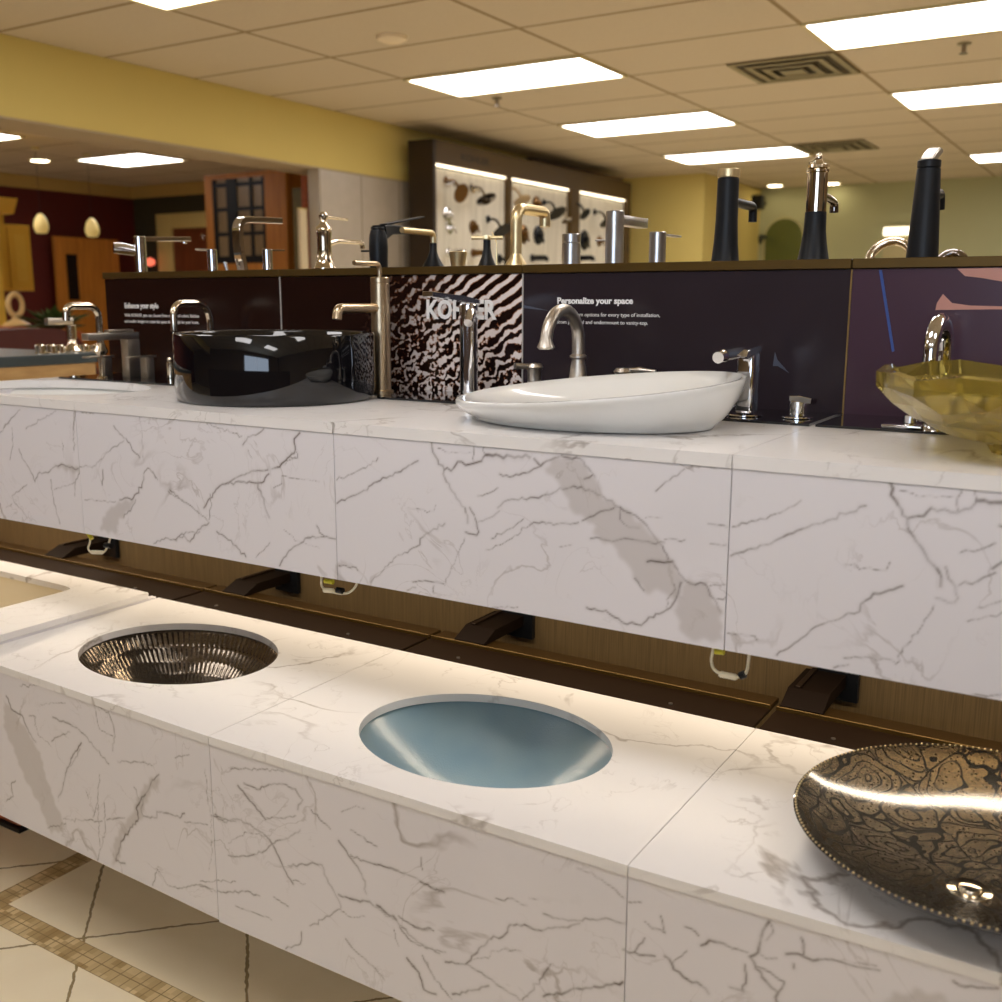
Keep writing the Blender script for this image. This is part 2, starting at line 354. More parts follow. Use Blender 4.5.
def vent(cx, cy, s, label):
    t = thing('ceiling_vent', (cx, cy, ZC), label, 'ceiling vent', 'square ceiling air vents')
    obj('backing', bbox(cx-s, cx+s, cy-s, cy+s, ZC-.006, ZC-.001), VENTD, t, smooth=False)
    for k, q in enumerate((1.0, .74, .48)):
        f = B(); a = s*q; d = .035; z0 = ZC-.012-.006*k
        box(f, cx-a, cx+a, cy-a, cy-a+d, z0, z0+.005); box(f, cx-a, cx+a, cy+a-d, cy+a, z0, z0+.005)
        box(f, cx-a, cx-a+d, cy-a+d, cy+a-d, z0, z0+.005); box(f, cx+a-d, cx+a, cy-a+d, cy+a-d, z0, z0+.005)
        obj('louvre_ring', f, VENT, t, smooth=False)
    obj('centre_plate', bbox(cx-s*.22, cx+s*.22, cy-s*.22, cy+s*.22, ZC-.028, ZC-.022), VENT, t, smooth=False)
vent(-1.91, 6.3, .30, 'square louvred air vent in the ceiling, nearer one with the larger outline')
vent(-2.5, 9.55, .30, 'square louvred air vent in the ceiling, farther one above the chrome and black faucet')
sd = B(); p = at(392, 36, z=ZC); lathe(sd, [(0, -.03), (.05, -.03), (.075, -.018), (.08, 0), (0, 0)], (p.x, p.y, ZC-.001))
tag(obj('smoke_detector', sd, mat('ivory_plastic', lin((240, 222, 190)), .5)), 'round cream smoke detector on the ceiling', 'smoke detector')
for (px, py, lab) in ((964, 47, 'small dark sprinkler head in the ceiling between the two right lights'), (497, 101, 'small dark sprinkler head in the ceiling below the nearest middle light')):
    p = at(px, py, z=ZC-.02); t = thing('sprinkler_head', (p.x, p.y, ZC), lab, 'sprinkler', 'ceiling sprinkler heads')
    s1 = B(); cyl(s1, (p.x, p.y, ZC-.008), .035, .007); obj('rosette', s1, VENT, t)
    s1 = B(); cyl(s1, (p.x, p.y, ZC-.05), .012, .041); cyl(s1, (p.x, p.y, ZC-.054), .022, .004); obj('nozzle', s1, TITAN, t)
DL = bpy.data.materials.new('downlight_lamp'); DL.use_nodes = True; N, L, b = nodes(DL)
b.inputs['Emission Color'].default_value = (1, .86, .6, 1); b.inputs['Emission Strength'].default_value = 14
nz = N.new('ShaderNodeTexNoise'); L.new(nz.outputs['Fac'], b.inputs['Roughness'])
for (px, py, lab) in ((775, 186, 'round recessed downlight glowing above the arched mirror'), (832, 184, 'round recessed downlight glowing behind the chrome and black faucet'), (40, 161, 'round recessed downlight in the ceiling beyond the yellow beam')):
    p = at(px, py, z=ZC-.01); t = thing('downlight', (p.x, p.y, ZC), lab, 'downlight', 'round recessed downlights')
    s1 = B(); lathe(s1, [(.085, 0), (.105, 0), (.105, -.01), (.085, -.01), (.085, 0)], (p.x, p.y, ZC-.001)); obj('trim_ring', s1, LFR, t)
    s1 = B(); cyl(s1, (p.x, p.y, ZC-.009), .084, .006); obj('lamp', s1, DL, t)

# ---------------------------------------------------------------- the display: coordinates
XU = [-2.45, -1.834, -1.154, -.459, .236]          # joints of the upper modules
YU, YW, YP = 1.3306, 1.898, 1.70                   # upper front, graphic wall, deck plates
ZUT, ZUS, ZUB = 1.0995, 1.0806, .826               # upper top, slab underside, box underside
ZLT, ZLS, ZLB = .5845, .5695, .2414
LEDZ = 1.3732
XLJ = [-2.75, -2.003, -1.273, -.506, .262]          # joints of the lower modules
YLF = [1.172, 1.158, 1.132, 1.133, 1.158]
YLB = 1.648

# traced veins ---------------------------------------------------
def T(ox, oy, s, lst): return [([(ox+a/s, oy+c/s) for a, c in pts], wd) for pts, wd in lst]
def parse(txt):
    out = []
    for ln in txt.strip().split(';'):
        ln = ln.strip()
        if not ln: continue
        wd, rest = ln.split(':'); n_ = [float(q) for q in rest.replace(',', ' ').split()]
        out.append((list(zip(n_[::2], n_[1::2])), float(wd)))
    return out
U2 = T(330, 420, 5.01, parse('''2:510 110 515 160 540 200 572 250 575 290 625 370 660 430 690 480 690 515;1.6:700 440 735 515 745 560 735 578 680 562;
.8:675 590 650 650 605 750 575 830;1.9:572 250 620 240 640 208 700 222 760 205 780 175;3:780 175 850 180 1000 187;1.1:35 300 120 265 180 240 240 190;
1.6:35 418 140 370 170 352 235 310 300 280 380 240 440 205;1.2:205 812 290 730 330 685 400 650 450 625;1.6:450 625 452 595 480 570 520 545 575 518;.7:390 440 520 458 530 425;
1.3:745 508 800 490 850 455;1.5:840 440 870 410 1000 390;1.1:810 595 900 545 970 495;.8:780 650 880 610 1000 530;1.1:415 812 480 805 570 820;1.3:385 855 430 840;1:520 830 520 870;
1:740 380 800 365 840 340;1.5:850 270 900 285 1000 262;1.1:45 730 130 738 140 755;.9:810 940 940 938;.7:540 140 600 165 720 160;1:720 215 722 120;1:770 190 775 110''')) + \
 T(530, 440, 4.771, parse('''1.6:0 275 80 260 160 235 210 220;1.8:150 75 240 90 290 150 310 175;1.7:210 220 300 245 350 270 430 320 480 350 540 390 600 470 640 530 690 600 740 670 790 690 840 690 880 760 910 820;
1.5:0 405 60 390 130 400 230 395;1.5:250 385 320 350 400 325;1.6:290 470 320 465 390 485 470 470 560 485 640 490;.9:640 475 740 475;1.6:720 680 690 770 670 800 600 830 530 885 440 870 380 830 270 800;
1.3:500 660 545 720;1.1:600 245 680 175 720 150 780 118;1:850 400 940 415;1.1:860 495 940 500;1:860 695 930 690;1:880 760 940 745;.6:550 370 630 370;.7:140 510 200 500;2.2:20 90 50 125 80 100 140 80;1.6:0 150 40 130;1.5:260 185 300 165;1:430 320 430 380 470 415 520 420;1:690 690 650 800;2:560 580 680 580'''))
U2P = [[(530+a/4.771, 440+c/4.771) for a, c in q] for q in (
 [(70,130),(150,75),(230,90),(310,175),(350,270),(480,350),(600,470),(700,620),(740,680),(690,780),(650,720),(545,725),(470,600),(400,510),(310,460),(300,400),(190,330),(160,235)],
 [(740,670),(840,690),(910,820),(920,960),(740,950),(690,800)])]
U1 = T(160, 400, 5.01, parse('''1:235 118 300 140 410 182;1.6:415 225 440 185 490 170 520 145;.7:440 250 460 290;2:700 165 672 195 678 250 640 290 600 335 560 345;2:220 540 265 470 300 430 340 415 400 380 480 355 540 350;
1.9:340 420 420 410 490 415 510 415 545 370;1.8:490 420 510 480 530 550 548 590;1:250 470 255 540 245 600;1.2:40 455 75 485 140 520 200 570 245 615;1.8:245 615 190 650 150 710 120 680 70 700;
1.6:285 660 330 690 380 730 430 785;1.7:600 830 620 790 680 730 740 690 820 685 880 697;1.4:785 630 800 665 825 685;.7:610 380 800 410;1:570 440 610 420 610 380;1:550 715 510 760 480 790;.6:620 650 690 705 800 745;1:655 290 690 290 680 255;.9:600 335 650 300 690 290''')) + \
 T(0, 380, 5.01, parse('''1.4:570 230 600 270 640 310 700 390;1.2:720 470 740 440 770 470 790 500;1.8:765 460 780 490;1.8:850 550 900 595 940 620;1:940 620 1000 670;1.2:400 435 470 430 550 355 620 305;1.6:515 450 512 525;1:425 600 580 610;1.7:600 600 640 590 660 600 710 540 720 480;1.2:680 600 660 640 620 690;1.3:770 820 830 790 880 800 910 770 1000 760;1:405 160 470 170;.7:700 170 720 400'''))
U1P = [[(a/5.01, 380+c/5.01) for a, c in ((500,750),(530,660),(600,610),(680,600),(640,660),(600,700),(580,770))]]
U0 = T(0, 380, 5.01, parse('''1.2:-20 310 30 225 100 150;1.3:130 245 200 200 280 155;1:60 240 65 330 50 400;1.3:95 345 110 390 150 450 175 510;1.7:175 510 190 470 240 465 280 430 320 425 380 450 400 440;1.3:400 465 380 500 375 580;1:380 510 330 530 270 550;1.3:255 500 270 620 300 720;1.3:135 525 90 560 60 580 70 610 110 650 135 690;.9:60 620 30 640;.7:320 390 310 300;1.6:20 235 45 215;1:370 350 372 150'''))
U0P = [[(a/5.01, 380+c/5.01) for a, c in ((270,430),(310,420),(400,440),(400,470),(330,450))]]
LE = T(0, 660, 4.175, parse('''2:0 160 30 220 70 240 100 310 130 350;1.3:100 240 130 245 125 280;1.7:205 245 260 265 320 295 350 320 390 370 450 435;1.3:490 425 580 425 640 440;1.3:200 345 230 325 280 305;
2:330 350 290 410 265 470 250 530 228 580;1.5:325 375 300 420 275 450;1.5:390 190 420 205 450 220 470 270 478 320 468 380;.9:385 190 410 290 470 320;1.8:670 475 640 500 610 560 590 620 600 650 660 655 660 630 720 640 760 655 780 635;
2.2:610 560 570 620 580 660 540 710 500 770 480 840 520 850;1.5:440 670 520 660;1.2:250 670 420 675;1.2:260 690 180 710;1:410 480 400 600 380 660;1.2:430 600 435 720 400 840;1:400 600 410 780;1.2:560 530 590 590;1.4:0 600 30 580 20 530 40 515;1:350 550 360 580;
1:780 670 880 680;1:740 405 800 390;.9:60 115 160 110;1.2:640 940 660 870 700 930 750 950 850 930 900 960;1.6:895 640 960 670 1000 665;.8:870 450 880 560 895 640 900 780 885 870;.8:150 190 260 185;.7:120 240 140 320 200 370'''))
LEP = [[(a/4.175, 660+c/4.175) for a, c in q] for q in (
 [(0,170),(40,220),(90,280),(130,350),(160,400),(180,480),(220,590),(260,680),(260,720),(200,720),(150,600),(90,500),(50,400),(0,290)],
 [(640,490),(680,480),(680,515),(640,545),(620,600),(600,660),(560,690),(520,740),(500,840),(475,850),(480,770),(510,690),(560,640),(590,560)])]
LF = T(200, 740, 4.175, parse('''1.2:130 120 260 120 350 130;2.1:160 190 200 240 240 290 275 330;1.6:185 180 240 205 300 185 360 185 400 205 430 250 410 290;1.1:280 325 340 325 400 315;1.9:65 310 120 335 160 330 210 350 260 385 300 430 330 485 360 550 390 600;
1.4:300 430 350 415 380 400 420 375;1.3:300 435 260 470 200 485 120 480;.8:120 430 200 385 270 400;1.7:370 525 460 515 510 520 520 560 560 630 590 700;1.3:465 290 500 330 545 370;1.9:580 420 620 480 660 530 690 590 695 640;
1.7:630 480 740 520 800 535 900 575 1000 630;2.1:580 645 640 665 710 675 740 700 820 750 870 810 940 860 1000 890;1.2:590 705 520 745 460 775;1.3:425 800 420 850 360 870;.8:590 715 640 740 690 735;1.1:630 375 740 445;1.5:610 830 650 880 720 940 770 1000;1.5:830 735 900 780 975 795;
2.1:870 920 920 985;1.6:930 900 980 1000;1.5:0 610 90 635 200 630 250 650;.9:0 590 150 590;1.2:310 655 370 695;1.1:150 690 240 725 300 750;1:390 585 440 600;.8:590 300 640 280 690 285;.8:810 790 830 860;2.6:740 690 820 750''')) + \
 T(400, 800, 4.175, parse('''2.1:85 340 130 365 185 385;1.3:0 490 60 530 140 545;1.6:0 530 50 590 110 620 190 635;2.1:30 660 80 720 100 790 150 810;1.4:95 650 130 720 215 830;1.8:190 675 275 685 340 720 420 780 500 835;
1.8:275 685 330 620 380 580 440 560 460 520 520 520 560 540 680 530 750 515;1.6:600 475 680 497 760 505 840 497 940 515;.9:310 665 370 660 380 630 500 630;1.5:510 835 560 790 595 740 630 685;.9:590 780 620 820;2.3:600 820 700 800 760 790 850 780 930 760;
2.2:220 810 300 795 370 775;1.1:400 410 470 412 530 440;.8:540 410 575 415;1.3:740 285 840 330 900 375 935 410;1:90 240 95 290'''))
LG = T(620, 870, 5.01, parse('''1:60 140 125 140;1.7:35 375 90 390 190 410;1.4:140 320 90 390;1.3:180 270 220 280 240 295;1.3:240 295 220 210;1:140 235 180 275;1.3:340 265 390 290 405 310;2:240 410 275 450 330 515 420 560 455 600;.9:270 450 350 385;2:420 360 460 335 520 350;1.3:520 350 600 380 650 400;
2.2:755 245 725 290 710 350 700 400 660 420 690 480 740 545 800 600 795 660;1.4:755 245 775 300 740 340;1.7:635 460 640 530 625 590 560 570;1.4:690 470 760 500 830 550 800 600;1.3:700 400 740 430 790 430;1.9:840 410 900 410 940 430 1000 440;1.5:915 330 925 410;1.6:875 460 877 480;1.3:1000 440 1100 450 1200 480 1300 500''')) + \
 T(652, 600, 2.491, parse('''1.5:750 950 780 965 860 970;1:440 890 560 910'''))
LGP = [[(652+a/2.491, 600+c/2.491) for a, c in ((570,1010),(600,985),(660,972),(720,985),(750,1010))]]
def world_lines(tr, yp):
    out = []
    for pts, wd in tr:
        P = [at(a, c, y=yp) for a, c in pts]; out.append(([(p.x, p.z) for p in P], wd*.00082))
    return out
def marble_panel(name, mt, x0, x1, z0, z1, ya, yb, thick, lines, patches, parent, seed=0):
    """front panel with its printed veins as mesh attributes; front edge from (x0, ya) to (x1, yb)"""
    rs = np.random.RandomState(seed)
    st = .0021; nx = int((x1-x0)/st)+1; nz_ = int((z1-z0)/st)+1
    xs = np.linspace(x0, x1, nx); zs = np.linspace(z0, z1, nz_)
    GX, GZ = np.meshgrid(xs, zs); vein = np.zeros_like(GX); patch = np.zeros_like(GX)
    for pts, wd in lines:
        q = [np.array(pts[0])]
        for a, b_ in zip(pts, pts[1:]):
            a, b_ = np.array(a), np.array(b_); ln = np.linalg.norm(b_-a); k = max(1, int(ln/.006)); nrm = np.array([-(b_-a)[1], (b_-a)[0]])/(ln+1e-9)
            for i in range(1, k+1): q.append(a+(b_-a)*i/k + (nrm*rs.normal()*.0014 if i < k else 0))
        inten = 1.0
        for a, b_ in zip(q, q[1:]):
            inten = np.clip(inten+rs.normal()*.22, .45, 1.15); ww = wd*(.62+.3*inten)
            m4 = 4.5*ww; lo = np.minimum(a, b_)-m4; hi = np.maximum(a, b_)+m4
            i0, i1 = np.searchsorted(xs, (lo[0], hi[0])); j0, j1 = np.searchsorted(zs, (lo[1], hi[1]))
            if i1 <= i0 or j1 <= j0: continue
            gx, gz = GX[j0:j1, i0:i1], GZ[j0:j1, i0:i1]; d = b_-a
            t_ = np.clip(((gx-a[0])*d[0]+(gz-a[1])*d[1])/(d@d+1e-12), 0, 1)
            ds = np.hypot(gx-a[0]-t_*d[0], gz-a[1]-t_*d[1])
            vv = inten*min(1, .42+wd/.0018*.5)*.80*np.exp(-(ds/ww)**2)+.10*np.exp(-(ds/(ww*3))**2)
            vein[j0:j1, i0:i1] = np.maximum(vein[j0:j1, i0:i1], vv)
    for poly in patches:
        P = np.array(poly); ins = np.zeros(GX.shape, bool); n_ = len(P)
        jx = GX+.004*np.sin(GZ*310+GX*90)*.6; jz = GZ+.003*np.sin(GX*260)
        for i in range(n_):
            (xa, za), (xb, zb) = P[i], P[(i+1) % n_]
            if za == zb: continue
            c_ = ((za > jz) != (zb > jz)) & (jx < (xb-xa)*(jz-za)/(zb-za)+xa); ins ^= c_
        f = ins.astype(float)
        for _ in range(3): f[1:-1, 1:-1] = (f[1:-1, 1:-1]+f[2:, 1:-1]+f[:-2, 1:-1]+f[1:-1, 2:]+f[1:-1, :-2])/5
        patch = np.maximum(patch, f*.34)
    yy = ya+(yb-ya)*(GX-x0)/(x1-x0)
    co = np.stack([GX, yy, GZ], -1).reshape(-1, 3); nf = len(co)
    back = [(x0, ya+thick, z0), (x1, yb+thick, z0), (x1, yb+thick, z1), (x0, ya+thick, z1)]
    idx = np.arange(nf).reshape(nz_, nx)
    quads = np.stack([idx[:-1, :-1], idx[:-1, 1:], idx[1:, 1:], idx[1:, :-1]], -1).reshape(-1, 4)
    faces = quads.tolist()
    b0, b1, b2, b3 = nf, nf+1, nf+2, nf+3
    faces += [[b3, b2, b1, b0], idx[0, ::-1].tolist()+[b0, b1], idx[:, -1][::-1].tolist()+[b1, b2], idx[-1].tolist()+[b2, b3], idx[:, 0].tolist()+[b3, b0]]
    me = bpy.data.meshes.new(name); me.from_pydata(np.vstack([co, np.array(back)]).tolist(), [], faces); me.update()
    for nm, arr in (('vein', vein), ('patch', patch)):
        at_ = me.attributes.new(nm, 'FLOAT', 'POINT'); at_.data.foreach_set('value', np.append(arr.reshape(-1), np.zeros(4)).astype(np.float32))
    me.materials.append(mt); o = bpy.data.objects.new(name, me); C.objects.link(o)
    if parent is not None: o.parent = parent; o.matrix_parent_inverse = Matrix.Translation(-Vector(parent.location))
    return o
PU2 = [[(p.x, p.z) for p in (at(a, c, y=YU) for a, c in q)] for q in U2P]
WU2 = world_lines(U2, YU)
sh = XU[3]-XU[2]
jobs_u = [
 (XU[0], XU[1], world_lines(U0, YU), [[(p.x, p.z) for p in (at(a, c, y=YU) for a, c in q)] for q in U0P]),
 (XU[1], XU[2], world_lines(U1, YU), [[(p.x, p.z) for p in (at(a, c, y=YU) for a, c in q)] for q in U1P]),
 (XU[2], XU[3], WU2, PU2),
 (XU[3], XU[4], [([(a+sh, c) for a, c in pts], wd) for pts, wd in WU2], [[(a+sh, c) for a, c in q] for q in PU2])]
WHERE = ['at the far left edge', 'under the black round vessel', 'under the white oval vessel', 'under the amber glass bowl at the right edge']
def top_ring(bm, x0, x1, y0a, y0b, y1, z0, z1, hole=None, n=96, bev=.0):
    """slab with front edge y0a..y0b; hole = (cx, cy, rx, ry, p) superellipse"""
    if hole is None:
        poly = [(x0, y0a), (x1, y0b), (x1, y1), (x0, y1)]
        return prism(bm, [(a, c, z0) for a, c in poly], (0, 0, z1-z0))
    cx, cy, rx, ry, pw = hole; inn, out = [], []
    angs = [2*PI*i/n for i in range(n)]
    crn = [math.atan2(yc-cy, xc-cx) % (2*PI) for xc, yc in ((x0, y0a), (x1, y0b), (x1, y1), (x0, y1))]
    for q in crn:
        k = min(range(n), key=lambda i: abs((angs[i]-q+PI) % (2*PI)-PI)); angs[k] = q
    for t_ in angs:
        c_, s_ = math.cos(t_), math.sin(t_)
        r_ = (abs(c_/rx)**pw+abs(s_/ry)**pw)**(-1/pw); inn.append((cx+r_*c_, cy+r_*s_))
        # ray to the rectangle
        cand = []
        if c_ > 1e-9: cand.append((x1-cx)/c_)
        if c_ < -1e-9: cand.append((x0-cx)/c_)
        if s_ > 1e-9: cand.append((y1-cy)/s_)
        k_ = (y0b-y0a)/(x1-x0); den = s_-k_*c_
        if den < -1e-9: cand.append((y0a+k_*(cx-x0)-cy)/den)
        r2 = min(q for q in cand if q > 0); out.append((cx+r2*c_, cy+r2*s_))
    def ring(pts, z): return [bm.verts.new((a, c, z)) for a, c in pts]
    it, ot, ib, ob = ring(inn, z1), ring(out, z1), ring(inn, z0), ring(out, z0)
    for i in range(n):
        j = (i+1) % n
        bm.faces.new((it[i], it[j], ot[j], ot[i])); bm.faces.new((ib[i], ob[i], ob[j], ib[j]))
        bm.faces.new((it[i], ib[i], ib[j], it[j])); bm.faces.new((ot[i], ot[j], ob[j], ob[i]))
    return bm
G_ = .0007
UDX = (-2.18, 1.525, .27, .175, 2.0)
for i, (x0, x1, ln, pt) in enumerate(jobs_u):
    t = thing('display_cabinet', ((x0+x1)/2, YU, ZUB), 'marble-look cabinet box of the upper tier '+WHERE[i], 'cabinet', 'marble-look cabinets of the upper tier')
    marble_panel('front_panel', MB_UP, x0+G_, x1-G_, ZUB, ZUS-.0008, YU, YU, .018, ln, pt, t, i)
    obj('side_panel', bbox(x0+G_, x0+.016, YU+.0185, 1.92, ZUB, ZUS-.001), MB_EDGE, t, smooth=False)
    obj('side_panel', bbox(x1-.016, x1-G_, YU+.0185, 1.92, ZUB, ZUS-.001), MB_EDGE, t, smooth=False)
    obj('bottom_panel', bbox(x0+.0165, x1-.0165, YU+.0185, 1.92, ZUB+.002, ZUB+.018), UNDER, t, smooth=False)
    cb = top_ring(B(), x0+G_, x1-G_, YU-.0015, YU-.0015, 1.925, ZUS, ZUT, UDX if i == 0 else None)
    tp = obj('countertop', cb, MB_TOP, smooth=False)
    tag(tp, ['marble-look countertop slab with an undermount sink at the far left of the upper tier', 'marble-look countertop slab of the upper tier under the black round vessel', 'marble-look countertop slab of the upper tier under the white oval vessel', 'marble-look countertop slab of the upper tier under the amber bowl'][i], 'countertop', 'marble-look slabs of the upper tier')
WL = ['at the far left edge', 'below the ribbed dark sink', 'below the blue sink', 'below the black patterned dish at the right edge']
trL = world_lines(LE, 1.14)+world_lines(LF, 1.133)+world_lines(LG, 1.145)
def pp(qs, yy): return [[(p.x, p.z) for p in (at(a, c, y=yy) for a, c in q)] for q in qs]
ptL = pp(LEP, 1.145)+pp(LGP, 1.145)
HL = [None, (-1.651, 1.40, .2245, .1755, 2.0), (-.884, 1.375, .2245, .1755, 2.0), None]
for i in range(4):
    x0, x1, ya, yb = XLJ[i], XLJ[i+1], YLF[i], YLF[i+1]; dz_ = .02 if i == 0 else 0
    zb_ = ZLB+(.004 if i < 2 else 0)
    t = thing('display_cabinet', ((x0+x1)/2, ya, zb_), 'marble-look cabinet box of the lower tier '+WL[i], 'cabinet', 'marble-look cabinets of the lower tier')
    marble_panel('front_panel', MB_LO, x0+G_, x1-G_, zb_, ZLS-.0008+dz_, ya, yb, .018, trL, ptL, t, 10+i)
    obj('side_panel', bbox(x0+G_, x0+.016, max(ya, yb)+.0195, 1.64, zb_, ZLS+dz_-.001), MB_EDGE, t, smooth=False)
    obj('side_panel', bbox(x1-.016, x1-G_, max(ya, yb)+.0195, 1.64, zb_, ZLS+dz_-.001), MB_EDGE, t, smooth=False)
    obj('bottom_panel', bbox(x0+.0165, x1-.0165, max(ya, yb)+.0195, 1.64, zb_+.002, zb_+.018), MB_EDGE, t, smooth=False)
    if i == 0: hole = (-2.42, 1.435, .235, .115, 12.0)
    else: hole = HL[i]
    cb = top_ring(B(), x0+G_, x1-G_, ya-.0015, yb-.0015, YLB-(.03 if i == 0 else 0), ZLS+dz_, ZLT+dz_, hole)
    tp = obj('countertop', cb, MB_TOP, smooth=False)
    tag(tp, ['marble-look slab with a rectangular sink, raised above its neighbour, lower tier left', 'marble-look countertop slab of the lower tier around the ribbed dark sink', 'marble-look countertop slab of the lower tier around the blue sink', 'marble-look countertop slab of the lower tier under the black patterned dish'][i], 'countertop', 'marble-look slabs of the lower tier')

# ---------------------------------------------------------------- partition, ledge, graphic panels, rails
tag(obj('return_partition', bbox(-3.22, -2.4405, 1.93, 1.985, 0, .81), BACKP, smooth=False), 'fine grained brown panel below the left end of the upper tier', 'partition')
tag(obj('display_partition', bbox(-2.440, .45, 1.93, 1.985, 0, 1.356), BACKP, smooth=False), 'fine vertical grained tan back panel between the two display tiers', 'partition')
lx = [-2.450, -1.80, -1.12, -.455, .45]
lab = ['above the style text panel at the left end', 'above the black round vessel', 'above the space text panel', 'above the purple panel at the right']
for i in range(4):
    tag(obj('display_ledge', bbox(lx[i]+.0006, lx[i+1]-.0006, 1.893, 2.10, 1.3562, LEDZ, .0012, 1), BRONZE, smooth=False), 'olive bronze ledge carrying faucets, section '+lab[i], 'ledge', 'bronze ledge sections of the display')
def panel_mat(name, build):
    m = bpy.data.materials.new(name); m.use_nodes = True; N, L, b = nodes(m)
    geo = N.new('ShaderNodeNewGeometry'); build(N, L, b, geo.outputs['Position']); b.inputs['Roughness'].default_value = .22; b.inputs['Specular IOR Level'].default_value = .35
    return m
def noise_c(N, L, pos, scale, c1, c2, det=3):
    n = N.new('ShaderNodeTexNoise'); n.inputs['Scale'].default_value = scale; n.inputs['Detail'].default_value = det; L.new(pos, n.inputs['Vector'])
    return mixc(N, L, n.outputs['Fac'], c1, c2)
PM1 = panel_mat('dark_brown_graphic', lambda N, L, b, P: L.new(noise_c(N, L, P, 3, lin((28, 12, 10)), lin((44, 22, 16))), b.inputs['Base Color']))
PM3 = panel_mat('charcoal_graphic', lambda N, L, b, P: L.new(noise_c(N, L, P, 2.5, lin((38, 30, 32)), lin((54, 46, 54))), b.inputs['Base Color']))
PM4 = panel_mat('plum_graphic', lambda N, L, b, P: L.new(noise_c(N, L, P, 2.5, lin((60, 40, 52)), lin((84, 64, 78))), b.inputs['Base Color']))
def wavep(N, L, b, P):
    s = N.new('ShaderNodeSeparateXYZ'); L.new(P, s.inputs[0])
    def nzf(sc_, det, vec=P):
        n = N.new('ShaderNodeTexNoise'); n.inputs['Scale'].default_value = sc_; n.inputs['Detail'].default_value = det; L.new(vec, n.inputs['Vector']); return math_node(N, L, 'SUBTRACT', n.outputs['Fac'], .5)
    big, mid, fin = nzf(7, 2), nzf(30, 3), nzf(95, 5)
    u = math_node(N, L, 'DIVIDE', math_node(N, L, 'ADD', s.outputs[0], 1.80), .68)
    v = math_node(N, L, 'DIVIDE', math_node(N, L, 'SUBTRACT', s.outputs[2], 1.10), .25)
    # splash disorder: large low down, small in the upper right corner
    dis = math_node(N, L, 'ADD', math_node(N, L, 'MULTIPLY', math_node(N, L, 'SUBTRACT', .95, v), 1.1), math_node(N, L, 'MULTIPLY', math_node(N, L, 'SUBTRACT', .95, u), 1.5))
    dis = math_node(N, L, 'MAXIMUM', dis, .12)
    ph = math_node(N, L, 'ADD', math_node(N, L, 'MULTIPLY', mid, math_node(N, L, 'MULTIPLY', dis, 24.0)), math_node(N, L, 'MULTIPLY', big, 5.0))
    base = math_node(N, L, 'SUBTRACT', math_node(N, L, 'MULTIPLY', s.outputs[2], 228.0), math_node(N, L, 'MULTIPLY', s.outputs[0], 150.0))
    wv = math_node(N, L, 'MULTIPLY_ADD', math_node(N, L, 'SINE', math_node(N, L, 'ADD', base, ph)), .42, .5)
    wv = math_node(N, L, 'ADD', wv, math_node(N, L, 'MULTIPLY', fin, math_node(N, L, 'MULTIPLY', dis, 2.8)), clamp=True)
    fade = math_node(N, L, 'MULTIPLY', math_node(N, L, 'SUBTRACT', math_node(N, L, 'ADD', u, math_node(N, L, 'MULTIPLY', math_node(N, L, 'SUBTRACT', 1.0, v), .14)), .42), 2.6, clamp=True)
    wv = math_node(N, L, 'MULTIPLY', wv, math_node(N, L, 'MULTIPLY_ADD', fade, .45, .55))
    cr = N.new('ShaderNodeValToRGB'); L.new(wv, cr.inputs[0]); e = cr.color_ramp.elements
    e[0].position = .42; e[0].color = (*lin((26, 10, 7)), 1); e[1].position = .70; e[1].color = (*lin((236, 226, 222)), 1)
    q = e.new(.50); q.color = (*lin((124, 62, 26)), 1); q = e.new(.60); q.color = (*lin((186, 150, 122)), 1)
    L.new(mixc(N, L, fade, lin((34, 15, 11)), cr.outputs[0]), b.inputs['Base Color'])
PM2 = panel_mat('splash_photo_graphic', wavep)
PZ0, PZ1 = ZUT+.003, 1.3552
gx = [-2.448, -1.80, -1.12, -.455, .45]
pl = [('dark brown panel with white lettering about style, left end of the wall', PM1), ('glossy panel with a brown and white water splash picture and white lettering', PM2),
      ('charcoal panel with white lettering about space behind the white vessel', PM3), ('plum coloured panel with pink shapes behind the amber bowl', PM4)]
PN = []
for i in range(4):
    o = obj('graphic_panel', bbox(gx[i]+.0015, gx[i+1]-.0015, YW, YW+.02, PZ0, PZ1), pl[i][1], smooth=False)
    tag(o, pl[i][0], 'display panel', 'graphic panels of the backsplash wall'); PN.append(o)
STRIPW = mat('white_joint_strip', lin((190, 186, 180)), .4); STRIPB = mat('gold_joint_strip', lin((170, 140, 84)), .3, .8)
for x_, m_, l_ in ((-1.80, STRIPW, 'thin white joint strip right of the style text panel'), (-1.12, STRIPW, 'thin white joint strip between the splash picture and the charcoal panel'), (-.455, STRIPB, 'thin gold joint strip between the charcoal and plum panels')):
    tag(obj('joint_strip', bbox(x_-.0013, x_+.0013, YW-.002, YW+.018, PZ0, PZ1), m_, smooth=False), l_, 'joint strip', 'joint strips of the backsplash wall')
TXT = mat('white_lettering', lin((252, 251, 248)), .5)
